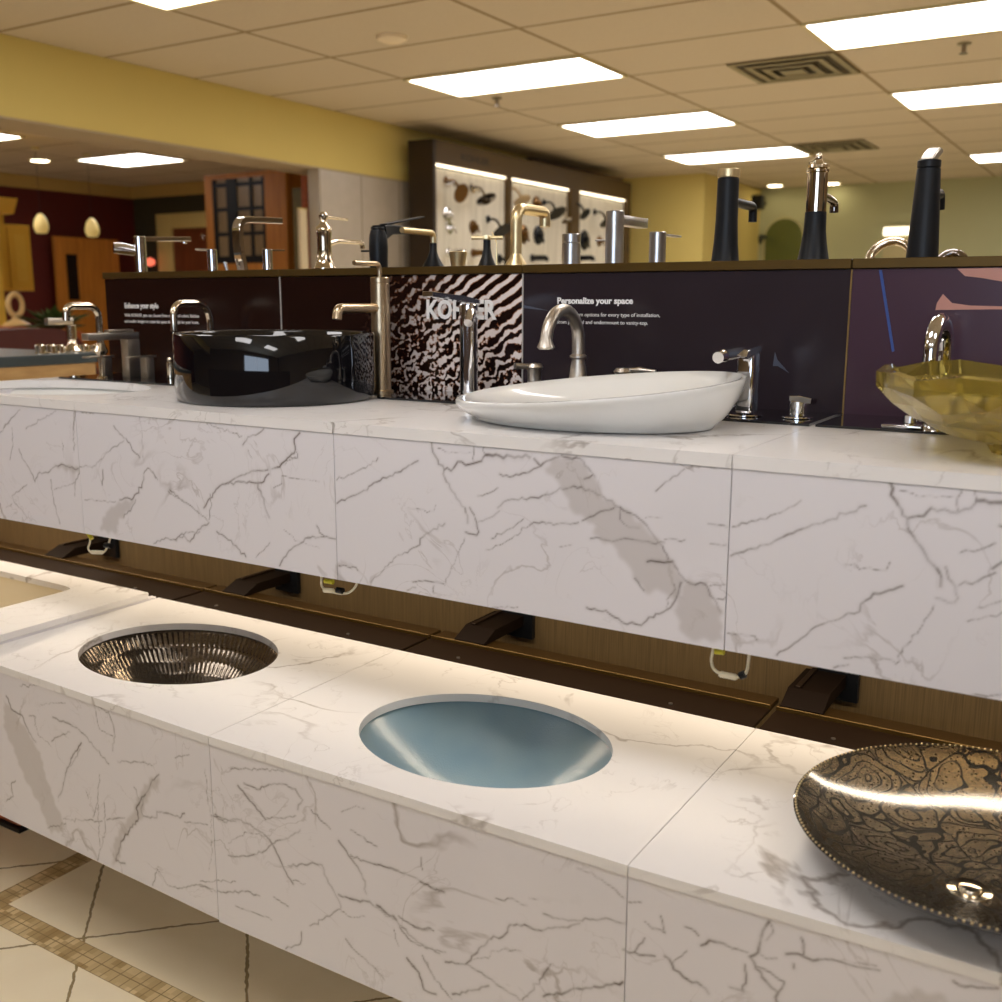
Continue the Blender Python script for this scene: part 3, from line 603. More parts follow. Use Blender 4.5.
def text(body, x, z, size, w_want, parent, y=YW, bold=False, ext=.0004, name='lettering', rot=(PI/2, 0, 0), m=None, obliq=0.0):
    cu = bpy.data.curves.new(name, 'FONT'); cu.body = body; cu.size = size; cu.extrude = ext; cu.resolution_u = 3
    if bold: cu.offset = size*.034
    cu.shear = obliq
    o = bpy.data.objects.new(name, cu); C.objects.link(o)
    dg_ = bpy.context.evaluated_depsgraph_get(); me = bpy.data.meshes.new_from_object(o.evaluated_get(dg_))
    bpy.data.objects.remove(o); bpy.data.curves.remove(cu)
    xs = [v.co.x for v in me.vertices]; wd = max(xs)-min(xs); s = w_want/wd if w_want else 1
    for v in me.vertices: v.co.x = (v.co.x-min(xs))*s
    me.materials.clear(); me.materials.append(m or TXT)
    o = bpy.data.objects.new(name, me); C.objects.link(o); o.rotation_euler = rot; o.location = (x, y-ext-.0002, z)
    if parent is not None: o.parent = parent
    return o
def text_px(body, pa, pb, h_px, parent, bold=False, dy=0.0):
    a, b_ = at(*pa, y=YW), at(*pb, y=YW); hgt = at(pa[0], pa[1]-h_px, y=YW).z-a.z
    return text(body, a.x, a.z, hgt/.7, b_.x-a.x, parent, YW-dy, bold)
text_px('Enhance your style', (125, 308), (158.5, 307.5), 5, PN[0], True)
text_px('With KOHLER, you can choose from a range of colors, finishes', (125, 316.5), (199, 315.5), 3, PN[0])
text_px('and smaller designs to create the space that is right for your home.', (125, 322.5), (199, 321.5), 3, PN[0])
text_px('KOHLER', (427, 318), (497, 316), 18, PN[1], True, .001)
text_px('Personalize your space', (557.5, 303.5), (633, 304), 6, PN[2], True)
text_px('Choose from options for every type of installation,', (557.5, 316), (660, 317.5), 3.6, PN[2])
text_px('from pedestal and undermount to vanity-top.', (557.5, 323.5), (648, 325), 3.6, PN[2])
# shapes printed on the plum panel
PINK = mat('pink_print', lin((196, 142, 128)), .3, 0, .05, 12); BLUEP = mat('blue_print', lin((60, 84, 150)), .3)
def decal(pts, m, nm, par, d=.0008):
    bm = B(); prism(bm, [at(a, c, y=YW-.0002) for a, c in pts], (0, -d, 0)); return obj(nm, bm, m, par, smooth=False)
decal([(957, 268.5), (1030, 267), (1030, 284), (1002, 281.5), (982, 278), (965, 276)], PINK, 'printed_shape', PN[3])
decal([(935.5, 310), (937, 303), (943, 294), (952, 303), (970, 305.5), (1030, 307), (1030, 309)], PINK, 'printed_shape', PN[3])
decal([(879, 270), (882, 270), (894.5, 351), (892, 352)], BLUEP, 'printed_line', PN[3])
PALE = mat('faint_blue_print', lin((78, 84, 100)), .3)
decal([(775, 352), (777.5, 360), (789, 373), (778, 366), (773, 366)], PALE, 'printed_shape', PN[2])
decal([(523.5, 305), (548, 310.5), (523.5, 308)], PALE, 'printed_shape', PN[2])
# black glass deck plates behind the basins
PLATE = mat('black_glass', (.01, .01, .012), .06, 0, .1, 10, coat=.5)
def plate(a, c):
    bm = B(); poly = [(c, 1.894), (a, 1.894)]; n_ = 60
    for k in range(n_+1):
        x = a+(c-a)*k/n_; d2 = .2075**2-(x-VX)**2; y = YP if d2 <= 0 else max(YP, VY+math.sqrt(d2)); poly.append((x, y))
    return prism(bm, [(x, y, ZUT+.0004) for x, y in poly], (0, 0, .0041))
VX, VY = -1.537, 1.600
for a, c, l_ in ((-2.40, -1.806, 'under the square nickel faucet'), (-1.794, -1.126, 'under the champagne bronze faucet'), (-1.114, -.46, 'under the gooseneck faucet'), (-.45, .24, 'under the chrome arch at the right')):
    tag(obj('deck_plate', plate(a, c), PLATE, smooth=False), 'black glass deck plate on the upper countertop '+l_, 'deck plate', 'black glass deck plates')
# rails behind the lower slabs
LRX = [-2.9, -1.958, -1.262, -.508, .45]
for i in range(4):
    x0, x1 = LRX[i]+.005, LRX[i+1]-.005
    t = thing('support_rail', ((x0+x1)/2, 1.65, .57), 'dark bronze rail tray behind the lower countertop, section '+['at the far left', 'behind the ribbed sink', 'behind the blue sink', 'behind the black dish'][i], 'rail', 'dark bronze rail sections')
    obj('tray', bbox(x0, x1, 1.652, 1.748, .578, .584, .001, 1), BRONZED, t, smooth=False)
    obj('lip', bbox(x0, x1, 1.7485, 1.752, .578, .591, .0008, 1), BRONZE, t, smooth=False)
    obj('rear_flange', bbox(x0, x1, 1.7525, 1.80, .578, .588, .001, 1), BRONZE2, t, smooth=False)
    s1 = B()
    for xx in (x0+.12, x1-.16): lathe(s1, [(.004, 0), (.004, .0015), (0, .002)], (xx, 1.675, .584), n=12)
    obj('screw_head', s1, STEEL, t)
for i, xa in enumerate((-1.895, -1.200, -.497, -2.60)):
    t = thing('support_bracket', (xa, 1.80, .58), ['dark bronze arm between rail and grained panel behind the ribbed sink', 'dark bronze arm between rail and grained panel behind the blue sink', 'dark bronze arm between rail and grained panel near the black dish', 'dark bronze arm at the far left under the upper tier'][i], 'bracket', 'dark bronze support arms')
    am = B(); prism(am, [(xa, 1.7535, .5885), (xa, 1.9155, .5885), (xa, 1.9155, .612), (xa, 1.80, .612), (xa, 1.7535, .592)], (.075, 0, 0)); obj('arm', am, ARMM, t, smooth=False)
    obj('top_rib', bbox(xa+.012, xa+.022, 1.801, 1.9155, .6125, .616, .0008, 1), BRONZED, t, smooth=False)
    obj('end_plate', bbox(xa+.02, xa+.098, 1.916, 1.9292, .56, .67, .001, 1), BLACK, t, smooth=False)
# wire loops with connectors hanging below the upper tier
WIRE = mat('white_cable', lin((236, 228, 200)), .45); YEL = mat('yellow_cable_nut', lin((214, 206, 60)), .4)
def loop(pts, conn, dark, yel, label, y=1.36):
    P = [at(a, c, y=y) for a, c in pts]; P[0].z = max(P[0].z, .822); P[-1].z = max(P[-1].z, .822)
    t = thing('cable_loop', P[0], label, 'cable', 'lighting cable loops under the upper tier')
    bm = B(); tube(bm, smooth_path(P, .012, 5), .0022, 10); obj('cable', bm, WIRE, t)
    a, b_ = (at(*q, y=y) for q in conn); bm = B(); tube(bm, [a, a+(b_-a)*.1, a+(b_-a)*.9, b_], [.003, .0045, .0045, .003], 12); obj('connector', bm, WIRE, t)
    a, b_ = (at(*q, y=y-.002) for q in dark); bm = B(); tube(bm, [a, b_], .0055, 12); obj('grommet', bm, BLACK, t)
    a, b_ = (at(*q, y=y) for q in yel); bm = B(); tube(bm, [a, b_], .0045, 12); obj('cable_nut', bm, YEL, t)
loop([(87, 530), (91, 540), (87.5, 549), (92, 553), (104, 553), (108, 546), (111, 536)], ((91, 552), (103, 552.5)), ((105, 545), (111, 546)), ((88, 533), (92, 539)), 'white cable loop with yellow nut hanging against the dark bracket at the left')
loop([(322, 579), (321, 587), (328, 591), (341, 594), (349, 593), (355, 588), (358.5, 583)], ((323.5, 590), (334, 591)), ((337, 590), (343, 591)), ((325, 581), (333, 582)), 'white cable loop with yellow nut hanging below the left upper seam')
loop([(714, 648), (711, 660), (713, 669), (720, 674), (738, 678), (747, 673), (749.5, 656)], ((719, 674), (737, 677.5)), ((740, 676), (745, 674)), ((715, 651), (724, 652)), 'white cable loop hanging below the right upper seam in front of the grained panel')
# plinth on the floor, far left
t = thing('plinth', (-2.6, 1.5, 0), 'red-brown wooden plinth on the floor at the far left under the lower tier', 'plinth')
obj('body', bbox(-3.1, -2.27, 1.40, 1.85, .0125, .235, .004), WOODR, t, smooth=False); obj('kick_board', bbox(-3.08, -2.262, 1.392, 1.83, 0, .012), BLACK, t, smooth=False)

# ---------------------------------------------------------------- basins
def bowl(bm, c, rx, ry, depth, n=96, m=28, th=.006, pw=2.6, disp=None, pse=2.0, flat=.18):
    """open bowl hanging below z of c, inner and outer skins"""
    cx, cy, cz = c
    def ring(sc_, z, off, k):
        out = []
        for i in range(n):
            a = 2*PI*i/n; ca, sa = math.cos(a), math.sin(a)
            r = (abs(ca)**pse+abs(sa)**pse)**(-1/pse); d_ = disp(a, k) if (disp and off == 0) else 0
            out.append(bm.verts.new((cx+ca*r*(rx*sc_+off-d_), cy+sa*r*(ry*sc_+off-d_), z-(d_*.8))))
        return out
    rings = []
    ss = [1-(1-.06)*(k/m) for k in range(m+1)]
    for k, s in enumerate(ss): rings.append(ring(s, cz-depth*(1-s**pw), 0, k/m))
    inner_last = rings[-1]
    for a, b_ in zip(rings, rings[1:]):
        for i in range(n): bm.faces.new((a[i], a[(i+1) % n], b_[(i+1) % n], b_[i]))
    bm.faces.new(inner_last)
    outer = [ring(s, cz-depth*(1-s**pw)-(th if k else 0), th if s > .3 else 0.0001, 0) for k, s in enumerate(ss[::2])]
    for i in range(n): bm.faces.new((rings[0][i], rings[0][(i+1) % n], outer[0][(i+1) % n], outer[0][i]))
    for a, b_ in zip(outer, outer[1:]):
        for i in range(n): bm.faces.new((a[i], b_[i], b_[(i+1) % n], a[(i+1) % n]))
    bm.faces.new(outer[-1][::-1]); return bm
def drain(c, r, parent, m=CHROME):
    bm = B(); lathe(bm, [(r*.55, -.004), (r*.6, .001), (r*.95, .002), (r, .0), (r, -.003), (r*.55, -.004)], c, n=32); dr = obj('drain_ring', bm, m, parent)
    bm = B(); lathe(bm, [(0, -.012), (r*.5, -.012), (r*.5, .002), (r*.42, .005), (0, .006)], c, n=32); return obj('drain_plug', bm, m, dr)
def vessel_thing(name, loc, lab_, cat='sink'): return thing(name, loc, lab_, cat)
# ribbed dark metallic sink
RIB = bpy.data.materials.new('ribbed_bronze_glaze'); RIB.use_nodes = True; N, L, b = nodes(RIB)
b.inputs['Metallic'].default_value = .85; b.inputs['Roughness'].default_value = .16
nz = N.new('ShaderNodeTexNoise'); nz.inputs['Scale'].default_value = 60
L.new(mixc(N, L, nz.outputs['Fac'], (.05, .038, .03), (.30, .25, .19)), b.inputs['Base Color'])
def ribs(a, k):
    row = int(k*9); off = (row % 2)*PI/104; fr = (k*9) % 1
    return .0050*(abs(math.sin(52*(a+off)))**.7)*math.sin(PI*fr)**.5 if k < .96 else 0
t = vessel_thing('undermount_sink', (-1.651, 1.40, ZLS-.14), 'oval undermount sink with dark bronze ribbed inside, lower tier')
obj('basin', bowl(B(), (-1.651, 1.40, ZLS-.001), .232, .183, .13, n=640, m=84, disp=ribs), RIB, t, ang=80); drain((-1.651, 1.40, ZLS-.128), .03, t, TITAN)
# blue sink
BLU = bpy.data.materials.new('blue_grey_glaze'); BLU.use_nodes = True; N, L, b = nodes(BLU)
b.inputs['Roughness'].default_value = .3; b.inputs['Metallic'].default_value = .0; b.inputs['Coat Weight'].default_value = .8; b.inputs['Coat Roughness'].default_value = .05
tc = N.new('ShaderNodeTexCoord'); nz = N.new('ShaderNodeTexNoise'); nz.inputs['Scale'].default_value = 330; nz.inputs['Detail'].default_value = 3; L.new(tc.outputs['Object'], nz.inputs['Vector'])
n2 = N.new('ShaderNodeTexNoise'); n2.inputs['Scale'].default_value = 9; L.new(tc.outputs['Object'], n2.inputs['Vector'])
L.new(mixc(N, L, n2.outputs['Fac'], lin((112, 144, 164)), lin((150, 174, 180))), b.inputs['Base Color'])
bp = N.new('ShaderNodeBump'); bp.inputs['Strength'].default_value = .34; bp.inputs['Distance'].default_value = .001; L.new(nz.outputs['Fac'], bp.inputs['Height'])
L.new(bp.outputs[0], b.inputs['Normal']); L.new(bp.outputs[0], b.inputs['Coat Normal'])
t = vessel_thing('undermount_sink', (-.884, 1.375, ZLS-.14), 'oval undermount sink with glossy blue-grey speckled inside, lower tier')
obj('basin', bowl(B(), (-.884, 1.375, ZLS-.001), .232, .183, .115, n=128, m=40, pw=2.0), BLU, t, ang=80); drain((-.884, 1.375, ZLS-.114), .03, t)
# rectangular cream basin and upper left basin
t = vessel_thing('undermount_sink', (-2.42, 1.435, ZLS-.1), 'rectangular cream undermount sink at the left edge of the lower tier')
obj('basin', bowl(B(), (-2.42, 1.435, ZLS+.019), .245, .125, .12, n=96, m=20, pse=10, pw=7), mat('cream_china', lin((236, 222, 190)), .15, 0, .01, coat=.4), t, ang=60)
drain((-2.42, 1.435, ZLS-.099), .025, t)
t = vessel_thing('undermount_sink', (UDX[0], UDX[1], ZUS-.14), 'oval white undermount sink at the left end of the upper tier')
obj('basin', bowl(B(), (UDX[0], UDX[1], ZUS-.001), .278, .183, .13), CERAM, t, ang=80); drain((UDX[0], UDX[1], ZUS-.129), .03, t)
# black round vessel
VX, VY, VR, VT = -1.537, 1.600, .2035, 1.2355
t = vessel_thing('vessel_sink', (VX, VY, ZUT), 'large gloss black round vessel sink with straight sides on the upper tier')
bm = B(); lathe(bm, [(0, .0005), (VR-.008, .0005), (VR-.003, .006), (VR, .02), (VR, VT-ZUT-.004), (VR-.002, VT-ZUT), (VR-.010, VT-ZUT), (VR-.013, VT-ZUT-.004), (VR-.016, .05), (VR-.05, .026), (.03, .02), (0, .02)], (VX, VY, ZUT), n=128)
obj('basin', bm, GBLACK, t, ang=60); drain((VX, VY, ZUT+.022), .03, t)
# white oval vessel with slanting rim
def oval_vessel():
    n = 144; bm = B()
    def rimz(x, y): return 1.1655+.085*(x+.721)+.064*(y-1.535)
    def ring(cx_, cy_, rx, ry, zf):
        return [bm.verts.new((cx_+rx*math.cos(2*PI*i/n), cy_+ry*math.sin(2*PI*i/n), zf(cx_+rx*math.cos(2*PI*i/n), cy_+ry*math.sin(2*PI*i/n)))) for i in range(n)]
    cx, cy, RX, RY = -.772, 1.545, .248, .188; b0x, b0y, brx, bry = -.787, 1.556, .215, .145
    R = [ring(b0x, b0y, brx-.012, bry-.012, lambda x, y: ZUT+.0008), ring(b0x, b0y, brx-.003, bry-.003, lambda x, y: ZUT+.003)]
    for k in range(0, 9):
        s = k/8; e = s**1.05
        R.append(ring(b0x+(cx-b0x)*e, b0y+(cy-b0y)*e, brx+(RX-brx)*math.sin(e*PI/2)**.75, bry+(RY-bry)*math.sin(e*PI/2)**.9, lambda x, y, s=s: ZUT+.007+(rimz(x, y)-.003-ZUT-.007)*s))
    R.append(ring(cx, cy, RX-.0015, RY-.0015, lambda x, y: rimz(x, y)))
    R.append(ring(cx, cy, RX-.007, RY-.007, lambda x, y: rimz(x, y)))
    for k in range(1, 12):
        s = 1-k/12*.96; R.append(ring(cx-.02*(1-s), cy, (RX-.009)*s, (RY-.009)*s, lambda x, y, s=s: rimz(x, y)*s**3+(1-s**3)*(ZUT+.014)))
    bm.faces.new(R[0][::-1])
    for a, b_ in zip(R, R[1:]):
        for i in range(n): bm.faces.new((a[i], a[(i+1) % n], b_[(i+1) % n], b_[i]))
    bm.faces.new(R[-1]); return bm
t = vessel_thing('vessel_sink', (-.742, 1.535, ZUT), 'white oval vessel sink with a slanting rim on the upper tier')
obj('basin', oval_vessel(), CERAM, t, ang=60); drain((-.79, 1.545, ZUT+.018), .03, t)
# black dish with etched pattern
DX, DY, DR, DZ = -.104, 1.371, .248, .6445
EB = bpy.data.materials.new('etched_dark_bronze'); EB.use_nodes = True; N, L, b = nodes(EB)
tc = N.new('ShaderNodeTexCoord'); mp = N.new('ShaderNodeMapping'); mp.inputs['Location'].default_value = (-DX, -DY, 0); L.new(tc.outputs['Object'], mp.inputs[0])
def tex(kind, scale, vec, **kw):
    n = N.new(kind); n.inputs['Scale'].default_value = scale; L.new(vec, n.inputs['Vector'])
    for k, v_ in kw.items(): setattr(n, k, v_)
    return n
nzd = tex('ShaderNodeTexNoise', 7, mp.outputs[0]); mxv = N.new('ShaderNodeMix'); mxv.data_type = 'VECTOR'; mxv.inputs['Factor'].default_value = .14
L.new(mp.outputs[0], mxv.inputs['A']); L.new(nzd.outputs['Color'], mxv.inputs['B'])
vo = tex('ShaderNodeTexVoronoi', 15, mxv.outputs['Result'], feature='DISTANCE_TO_EDGE')
vf = tex('ShaderNodeTexVoronoi', 15, mxv.outputs['Result'], feature='F1')
line1 = math_node(N, L, 'LESS_THAN', vo.outputs['Distance'], .025)
rg = math_node(N, L, 'LESS_THAN', math_node(N, L, 'ABSOLUTE', math_node(N, L, 'SUBTRACT', math_node(N, L, 'FLOORED_MODULO', vf.outputs['Distance'], .22), .11)), .018)
dots = tex('ShaderNodeTexVoronoi', 150, mp.outputs[0], feature='F1'); dt = math_node(N, L, 'LESS_THAN', dots.outputs['Distance'], .28)
pat = math_node(N, L, 'MAXIMUM', math_node(N, L, 'MAXIMUM', line1, rg), math_node(N, L, 'MULTIPLY', dt, .6), clamp=True)
sx = N.new('ShaderNodeSeparateXYZ'); L.new(mp.outputs[0], sx.inputs[0])
L.new(mixc(N, L, pat, (.040, .027, .012), (.003, .002, .001)), b.inputs['Base Color'])
b.inputs['Metallic'].default_value = 1.0
L.new(math_node(N, L, 'MULTIPLY_ADD', pat, .18, .19), b.inputs['Roughness']); b.inputs['Coat Weight'].default_value = .5; b.inputs['Coat Roughness'].default_value = .06
nf_ = tex('ShaderNodeTexNoise', 900, mp.outputs[0]); bp = N.new('ShaderNodeBump'); bp.inputs['Strength'].default_value = .25; bp.inputs['Distance'].default_value = .001
L.new(math_node(N, L, 'ADD', nf_.outputs['Fac'], math_node(N, L, 'MULTIPLY', pat, -.8)), bp.inputs['Height']); L.new(bp.outputs[0], b.inputs['Normal'])
t = vessel_thing('vessel_sink', (DX, DY, ZLT), 'wide shallow black and bronze dish sink with etched scroll pattern on the lower tier')
bm = B(); H = DZ-ZLT; prof_o = [(0, .001), (.09, .001), (.10, .004), (.17, .028), (.225, H-.012), (DR, H-.003), (DR+.002, H)]
lathe(bm, prof_o+[(DR-.0025, H+.001)], (DX, DY, ZLT), n=128)
obj('outer_shell', bm, GBLACK, t, ang=60)
bm = B(); lathe(bm, [(DR-.0028, H+.001)]+[(DR*.985*s, .012+(H-.013)*(s**2.3)) for s in [1-.05*k for k in range(1, 19)]]+[(0, .012)], (DX, DY, ZLT), n=128)
obj('basin', bm, EB, t, ang=60)
bm = B()
for k in range(190):
    a = 2*PI*k/190; bmesh.ops.create_uvsphere(bm, u_segments=6, v_segments=4, radius=.0017, matrix=Matrix.Translation((DX+(DR-.001)*math.cos(a), DY+(DR-.001)*math.sin(a), DZ+.0012)))
tag(obj('beaded_rim', bm, GOLD, t, ang=80), 'row of fine gold beads along the rim')
dc_ = at(967, 893, z=ZLT+.020)
drain((-.118, 1.262, ZLT+.0222), .026, t, POLNI)
# amber cut glass bowl
AG = bpy.data.materials.new('amber_glass'); AG.use_nodes = True; N, L, b = nodes(AG)
b.inputs['Transmission Weight'].default_value = .84; b.inputs['IOR'].default_value = 1.45; b.inputs['Roughness'].default_value = .03
nz = N.new('ShaderNodeTexNoise'); nz.inputs['Scale'].default_value = 12; nz.inputs['Detail'].default_value = 5
L.new(mixc(N, L, nz.outputs['Fac'], lin((226, 204, 96)), lin((196, 180, 104))), b.inputs['Base Color'])
GX_, GY_ = -.096, 1.56
t = vessel_thing('vessel_sink', (GX_, GY_, ZUT), 'faceted amber glass bowl sink at the right edge of the upper tier')
def glass():
    bm = B(); n = 22; rs = random.Random(5)
    jit = [rs.uniform(-.007, .007) for _ in range(n)]; zj = [rs.uniform(-.006, .006) for _ in range(n)]
    prof = [(.0, .001), (.078, .001), (.084, .012), (.135, .024), (.180, .044), (.213, .066), (.230, .086), (.231, .106), (.220, .108), (.214, .092), (.172, .060), (.125, .040), (.07, .027), (0, .022)]
    rings = []
    for k, (r, h) in enumerate(prof):
        if r == 0: rings.append([bm.verts.new((GX_, GY_, ZUT+h))]); continue
        tw = (k % 2)*PI/n if k < 6 else 0
        rings.append([bm.verts.new((GX_+(r+jit[i]*(r/.2))*math.cos(2*PI*i/n+tw), GY_+(r+jit[i]*(r/.2))*math.sin(2*PI*i/n+tw), ZUT+h+(zj[i] if 4 < k < 9 else 0))) for i in range(n)])
    for a, b_ in zip(rings, rings[1:]):
        for i in range(n):
            j = (i+1) % n
            if len(a) == 1: bm.faces.new((a[0], b_[i], b_[j]))
            elif len(b_) == 1: bm.faces.new((a[i], a[j], b_[0]))
            else: bm.faces.new((a[i], a[j], b_[j])); bm.faces.new((a[i], b_[j], b_[i]))
    return bm
obj('basin', glass(), AG, t, smooth=False); 

# ---------------------------------------------------------------- fittings on the upper countertop
ZP = ZUT+.0046       # top of the deck plates
def base_at(px, y, z): 
    d = at(px, 400, y=y); k = at(px, 300, y=y); f_ = (z-k.z)/(d.z-k.z); p = k+(d-k)*f_; return Vector((p.x, y, z))
def zpx(px, py, y): return at(px, py, y=y).z
# champagne bronze tall vessel faucet
YF_ = 1.805
p = base_at(382, YF_, ZP); zt = zpx(382, 278, YF_); zs = zpx(380, 308, YF_); x = p.x
t = thing('basin_faucet', p, 'tall champagne bronze faucet with side spout behind the black round vessel', 'faucet')
bm = B(); lathe(bm, [(0, 0), (.026, 0), (.026, .003), (.0205, .005), (.0205, zt-p.z-.012), (.0195, zt-p.z-.011), (.0195, zt-p.z-.010), (.0205, zt-p.z-.009), (.0205, zt-p.z), (.019, zt-p.z+.002), (0, zt-p.z+.002)], p); obj('body', bm, CHAMP, t)
tip = at(338, 312, x=x); bm = B(); tube(bm, smooth_path([(x, YF_-.018, zs), (x, tip.y, zs), (x, tip.y-.004, zs-.022)], .026, 10), .0098); obj('spout', bm, CHAMP, t)
tl = at(354, 263, x=x); zl = zpx(378, 264, YF_); bm = B(); tube(bm, smooth_path([(x, YF_, zt), (x, YF_, zl), (x, tl.y, zl)], .018, 10), .0052); obj('lever', bm, CHAMP, t)
# chrome arc faucet behind the black vessel
YA = 1.84
p = base_at(213, YA, ZP); zt = zpx(213, 303.5, YA); tip = at(174, 325, x=p.x)
t = thing('basin_faucet', p, 'chrome faucet with a high square arch behind the black vessel, left side', 'faucet')
bm = B(); tube(bm, smooth_path([p, (p.x, YA, zt), (p.x, tip.y, zt), (p.x, tip.y, zt-.065)], .05, 12), .0085); obj('spout', bm, POLNI, t)
bm = B(); lathe(bm, [(0, 0), (.024, 0), (.024, .006), (.016, .010), (.013, .03), (0, .03)], p); obj('base_flange', bm, POLNI, t)
# small polished ball handle left of the vessel
p = base_at(171, 1.82, ZP); t = thing('faucet_handle', p, 'small polished knob handle left of the black round vessel', 'faucet handle')
bm = B(); cyl(bm, p, .009, .042); obj('stem', bm, POLNI, t)
bm = B(); lathe(bm, [(0, -.007), (.006, -.004), (.0075, 0), (.006, .004), (0, .007)], p+Vector((0, 0, .048))); obj('knob', bm, POLNI, t)
# square nickel faucet set at the left end
YQ = 1.80
p = base_at(132, YQ, ZP); zt = zpx(132, 339, YQ); tip = at(84, 335, x=p.x)
t = thing('basin_faucet', p, 'square-edged brushed nickel faucet with flat spout near the left end of the upper counter', 'faucet')
bm = B(); box(bm, p.x-.011, p.x+.016, YQ-.02, YQ+.018, ZP, zt-.0005, .0012); obj('body', bm, NICKEL, t)
bm = B(); box(bm, p.x-.011, p.x+.016, tip.y, YQ+.018, zt, zt+.017, .0012); obj('spout', bm, NICKEL, t)
bm = B(); box(bm, p.x-.008, p.x+.012, YQ-.07, YQ+.005, zt+.0175, zt+.025, .001); obj('lever', bm, NICKEL, t)
for (px, l_) in ((148, 'small square brushed nickel lever handle right of the square faucet'), (106, 'small square brushed nickel handle left of the square faucet')):
    q = base_at(px, YQ, ZP); zt2 = zpx(px, 356, YQ); t = thing('faucet_handle', q, l_, 'faucet handle', 'square nickel handles')
    bm = B(); box(bm, q.x-.012, q.x+.012, YQ-.012, YQ+.012, ZP, zt2-.0035, .001); obj('stem', bm, NICKEL, t)
    bm = B(); box(bm, q.x-.013, q.x+.014, YQ-.06, YQ+.02, zt2-.003, zt2+.001, .0008); obj('lever', bm, NICKEL, t)
# polished arc spout near the left corner
YB_ = 1.74
p = base_at(103, YB_, ZUT); zt = zpx(103, 306, YB_); tip = at(67, 320, x=p.x); zc = zpx(103, 351, YB_)
t = thing('basin_faucet', p, 'polished nickel faucet with slim round arch spout at the left corner of the upper counter', 'faucet')
bm = B(); tube(bm, smooth_path([p+Vector((0, 0, .01)), (p.x, YB_, zc)], .01), .0035); tube(bm, smooth_path([(p.x, YB_, zc), (p.x, YB_, zt), (p.x, tip.y, zt), (p.x, tip.y-.002, zt-.035)], .035, 10), .0088); obj('spout', bm, POLNI, t)
bm = B(); lathe(bm, [(0, zc-p.z-.012), (.012, zc-p.z-.01), (.018, zc-p.z), (.014, zc-p.z+.008), (.010, zc-p.z+.02), (0, zc-p.z+.02)], p); obj('collar', bm, POLNI, t)
bm = B(); lathe(bm, [(0, 0), (.014, 0), (.014, .004), (.006, .010), (0, .010)], p); obj('base_flange', bm, POLNI, t)
# tall dark chrome faucet in front of the splash picture
YD = 1.79
p = base_at(469, YD, ZP); x = p.x; zt = zpx(469, 316, YD); zl = zpx(469, 302, YD)
t = thing('basin_faucet', p, 'tall polished chrome faucet with a flat blade lever in front of the splash picture', 'faucet')
bm = B(); lathe(bm, [(0, 0), (.025, 0), (.025, .003), (.0185, .006), (.0185, zt-p.z-.004), (.0165, zt-p.z-.003), (.0165, zt-p.z), (.0195, zt-p.z+.001), (.0195, zl-p.z-.006), (.017, zl-p.z-.004), (0, zl-p.z-.004)], p, n=40); obj('body', bm, CHROME, t)
tp_ = at(427, 297, x=x); bm = B()
prism(bm, [(x-.011, tp_.y, zl+.010), (x-.011, YD-.03, zl+.001), (x-.012, YD+.025, zl-.004), (x-.012, YD+.025, zl+.004), (x-.011, YD-.03, zl+.012), (x-.011, tp_.y, zl+.020)], (.024, 0, 0)); bmesh.ops.bevel(bm, geom=bm.edges[:], offset=.0008, segments=1, affect='EDGES'); obj('lever', bm, CHROME, t, ang=25)
bm = B(); tube(bm, smooth_path([(x+.014, YD-.005, zt+.006), (x+.045, YD-.06, zt+.008), (x+.055, YD-.085, zt-.012)], .02, 8), [.010, .011, .010, .009]); obj('spout', bm, CHROME, t)
# brushed nickel gooseneck with two handles
YG = 1.80
p = base_at(577.5, YG, ZP); x = p.x; zc = zpx(577.5, 356, YG); tip = at(546, 345, x=x); zt = zpx(565, 307, YG-.03)
t = thing('basin_faucet', p, 'brushed nickel gooseneck faucet behind the white oval vessel', 'faucet')
bm = B(); lathe(bm, [(0, 0), (.027, 0), (.027, .004), (.021, .012), (.0155, zc-p.z-.022), (.0125, zc-p.z-.008), (.0125, zc-p.z-.006), (.0165, zc-p.z-.003), (.0165, zc-p.z+.001), (.012, zc-p.z+.004), (0, zc-p.z+.004)], p); obj('body', bm, NICKEL, t)
r_ = (YG-tip.y)/2; zc2 = zt-r_*.95-.005; arc = [(x, YG, zc)] + [(x, YG-r_+r_*math.cos(a), zc2+r_*.95*math.sin(a)) for a in np.linspace(0, PI*.97, 18)] + [(x, tip.y, tip.z+.012)]
bm = B(); tube(bm, arc, [.0125, .0115, .0115, .011]); obj('spout', bm, NICKEL, t)
bm = B(); lathe(bm, [(0, 0), (.013, 0), (.0165, .004), (.012, .014), (.010, .024), (0, .024)], (x, tip.y, tip.z-.008)); obj('spout_tip', bm, NICKEL, t)
q = base_at(534, YG, ZP); zt2 = zpx(534, 365, YG); t = thing('faucet_handle', q, 'brushed nickel lever handle left of the gooseneck faucet', 'faucet handle')
bm = B(); lathe(bm, [(0, 0), (.02, 0), (.017, .01), (.0135, .03), (.0135, zt2-q.z-.012), (.018, zt2-q.z-.004), (.014, zt2-q.z+.003), (0, zt2-q.z+.004)], q); obj('stem', bm, NICKEL, t)
bm = B(); tq = at(515, 366, x=q.x-.02); tube(bm, [(q.x, YG, zt2-.003), tq], [.0055, .0045, .006]); obj('lever', bm, NICKEL, t)
q = base_at(622, YG+.02, ZP); zt2 = zpx(622, 370, YG+.02); t = thing('faucet_handle', q, 'brushed nickel lever handle half hidden behind the rim of the white vessel', 'faucet handle')
bm = B(); lathe(bm, [(0, 0), (.02, 0), (.017, .01), (.0135, .03), (.0135, zt2-q.z-.010), (.018, zt2-q.z-.003), (.013, zt2-q.z+.004), (0, zt2-q.z+.005)], q); obj('stem', bm, NICKEL, t)
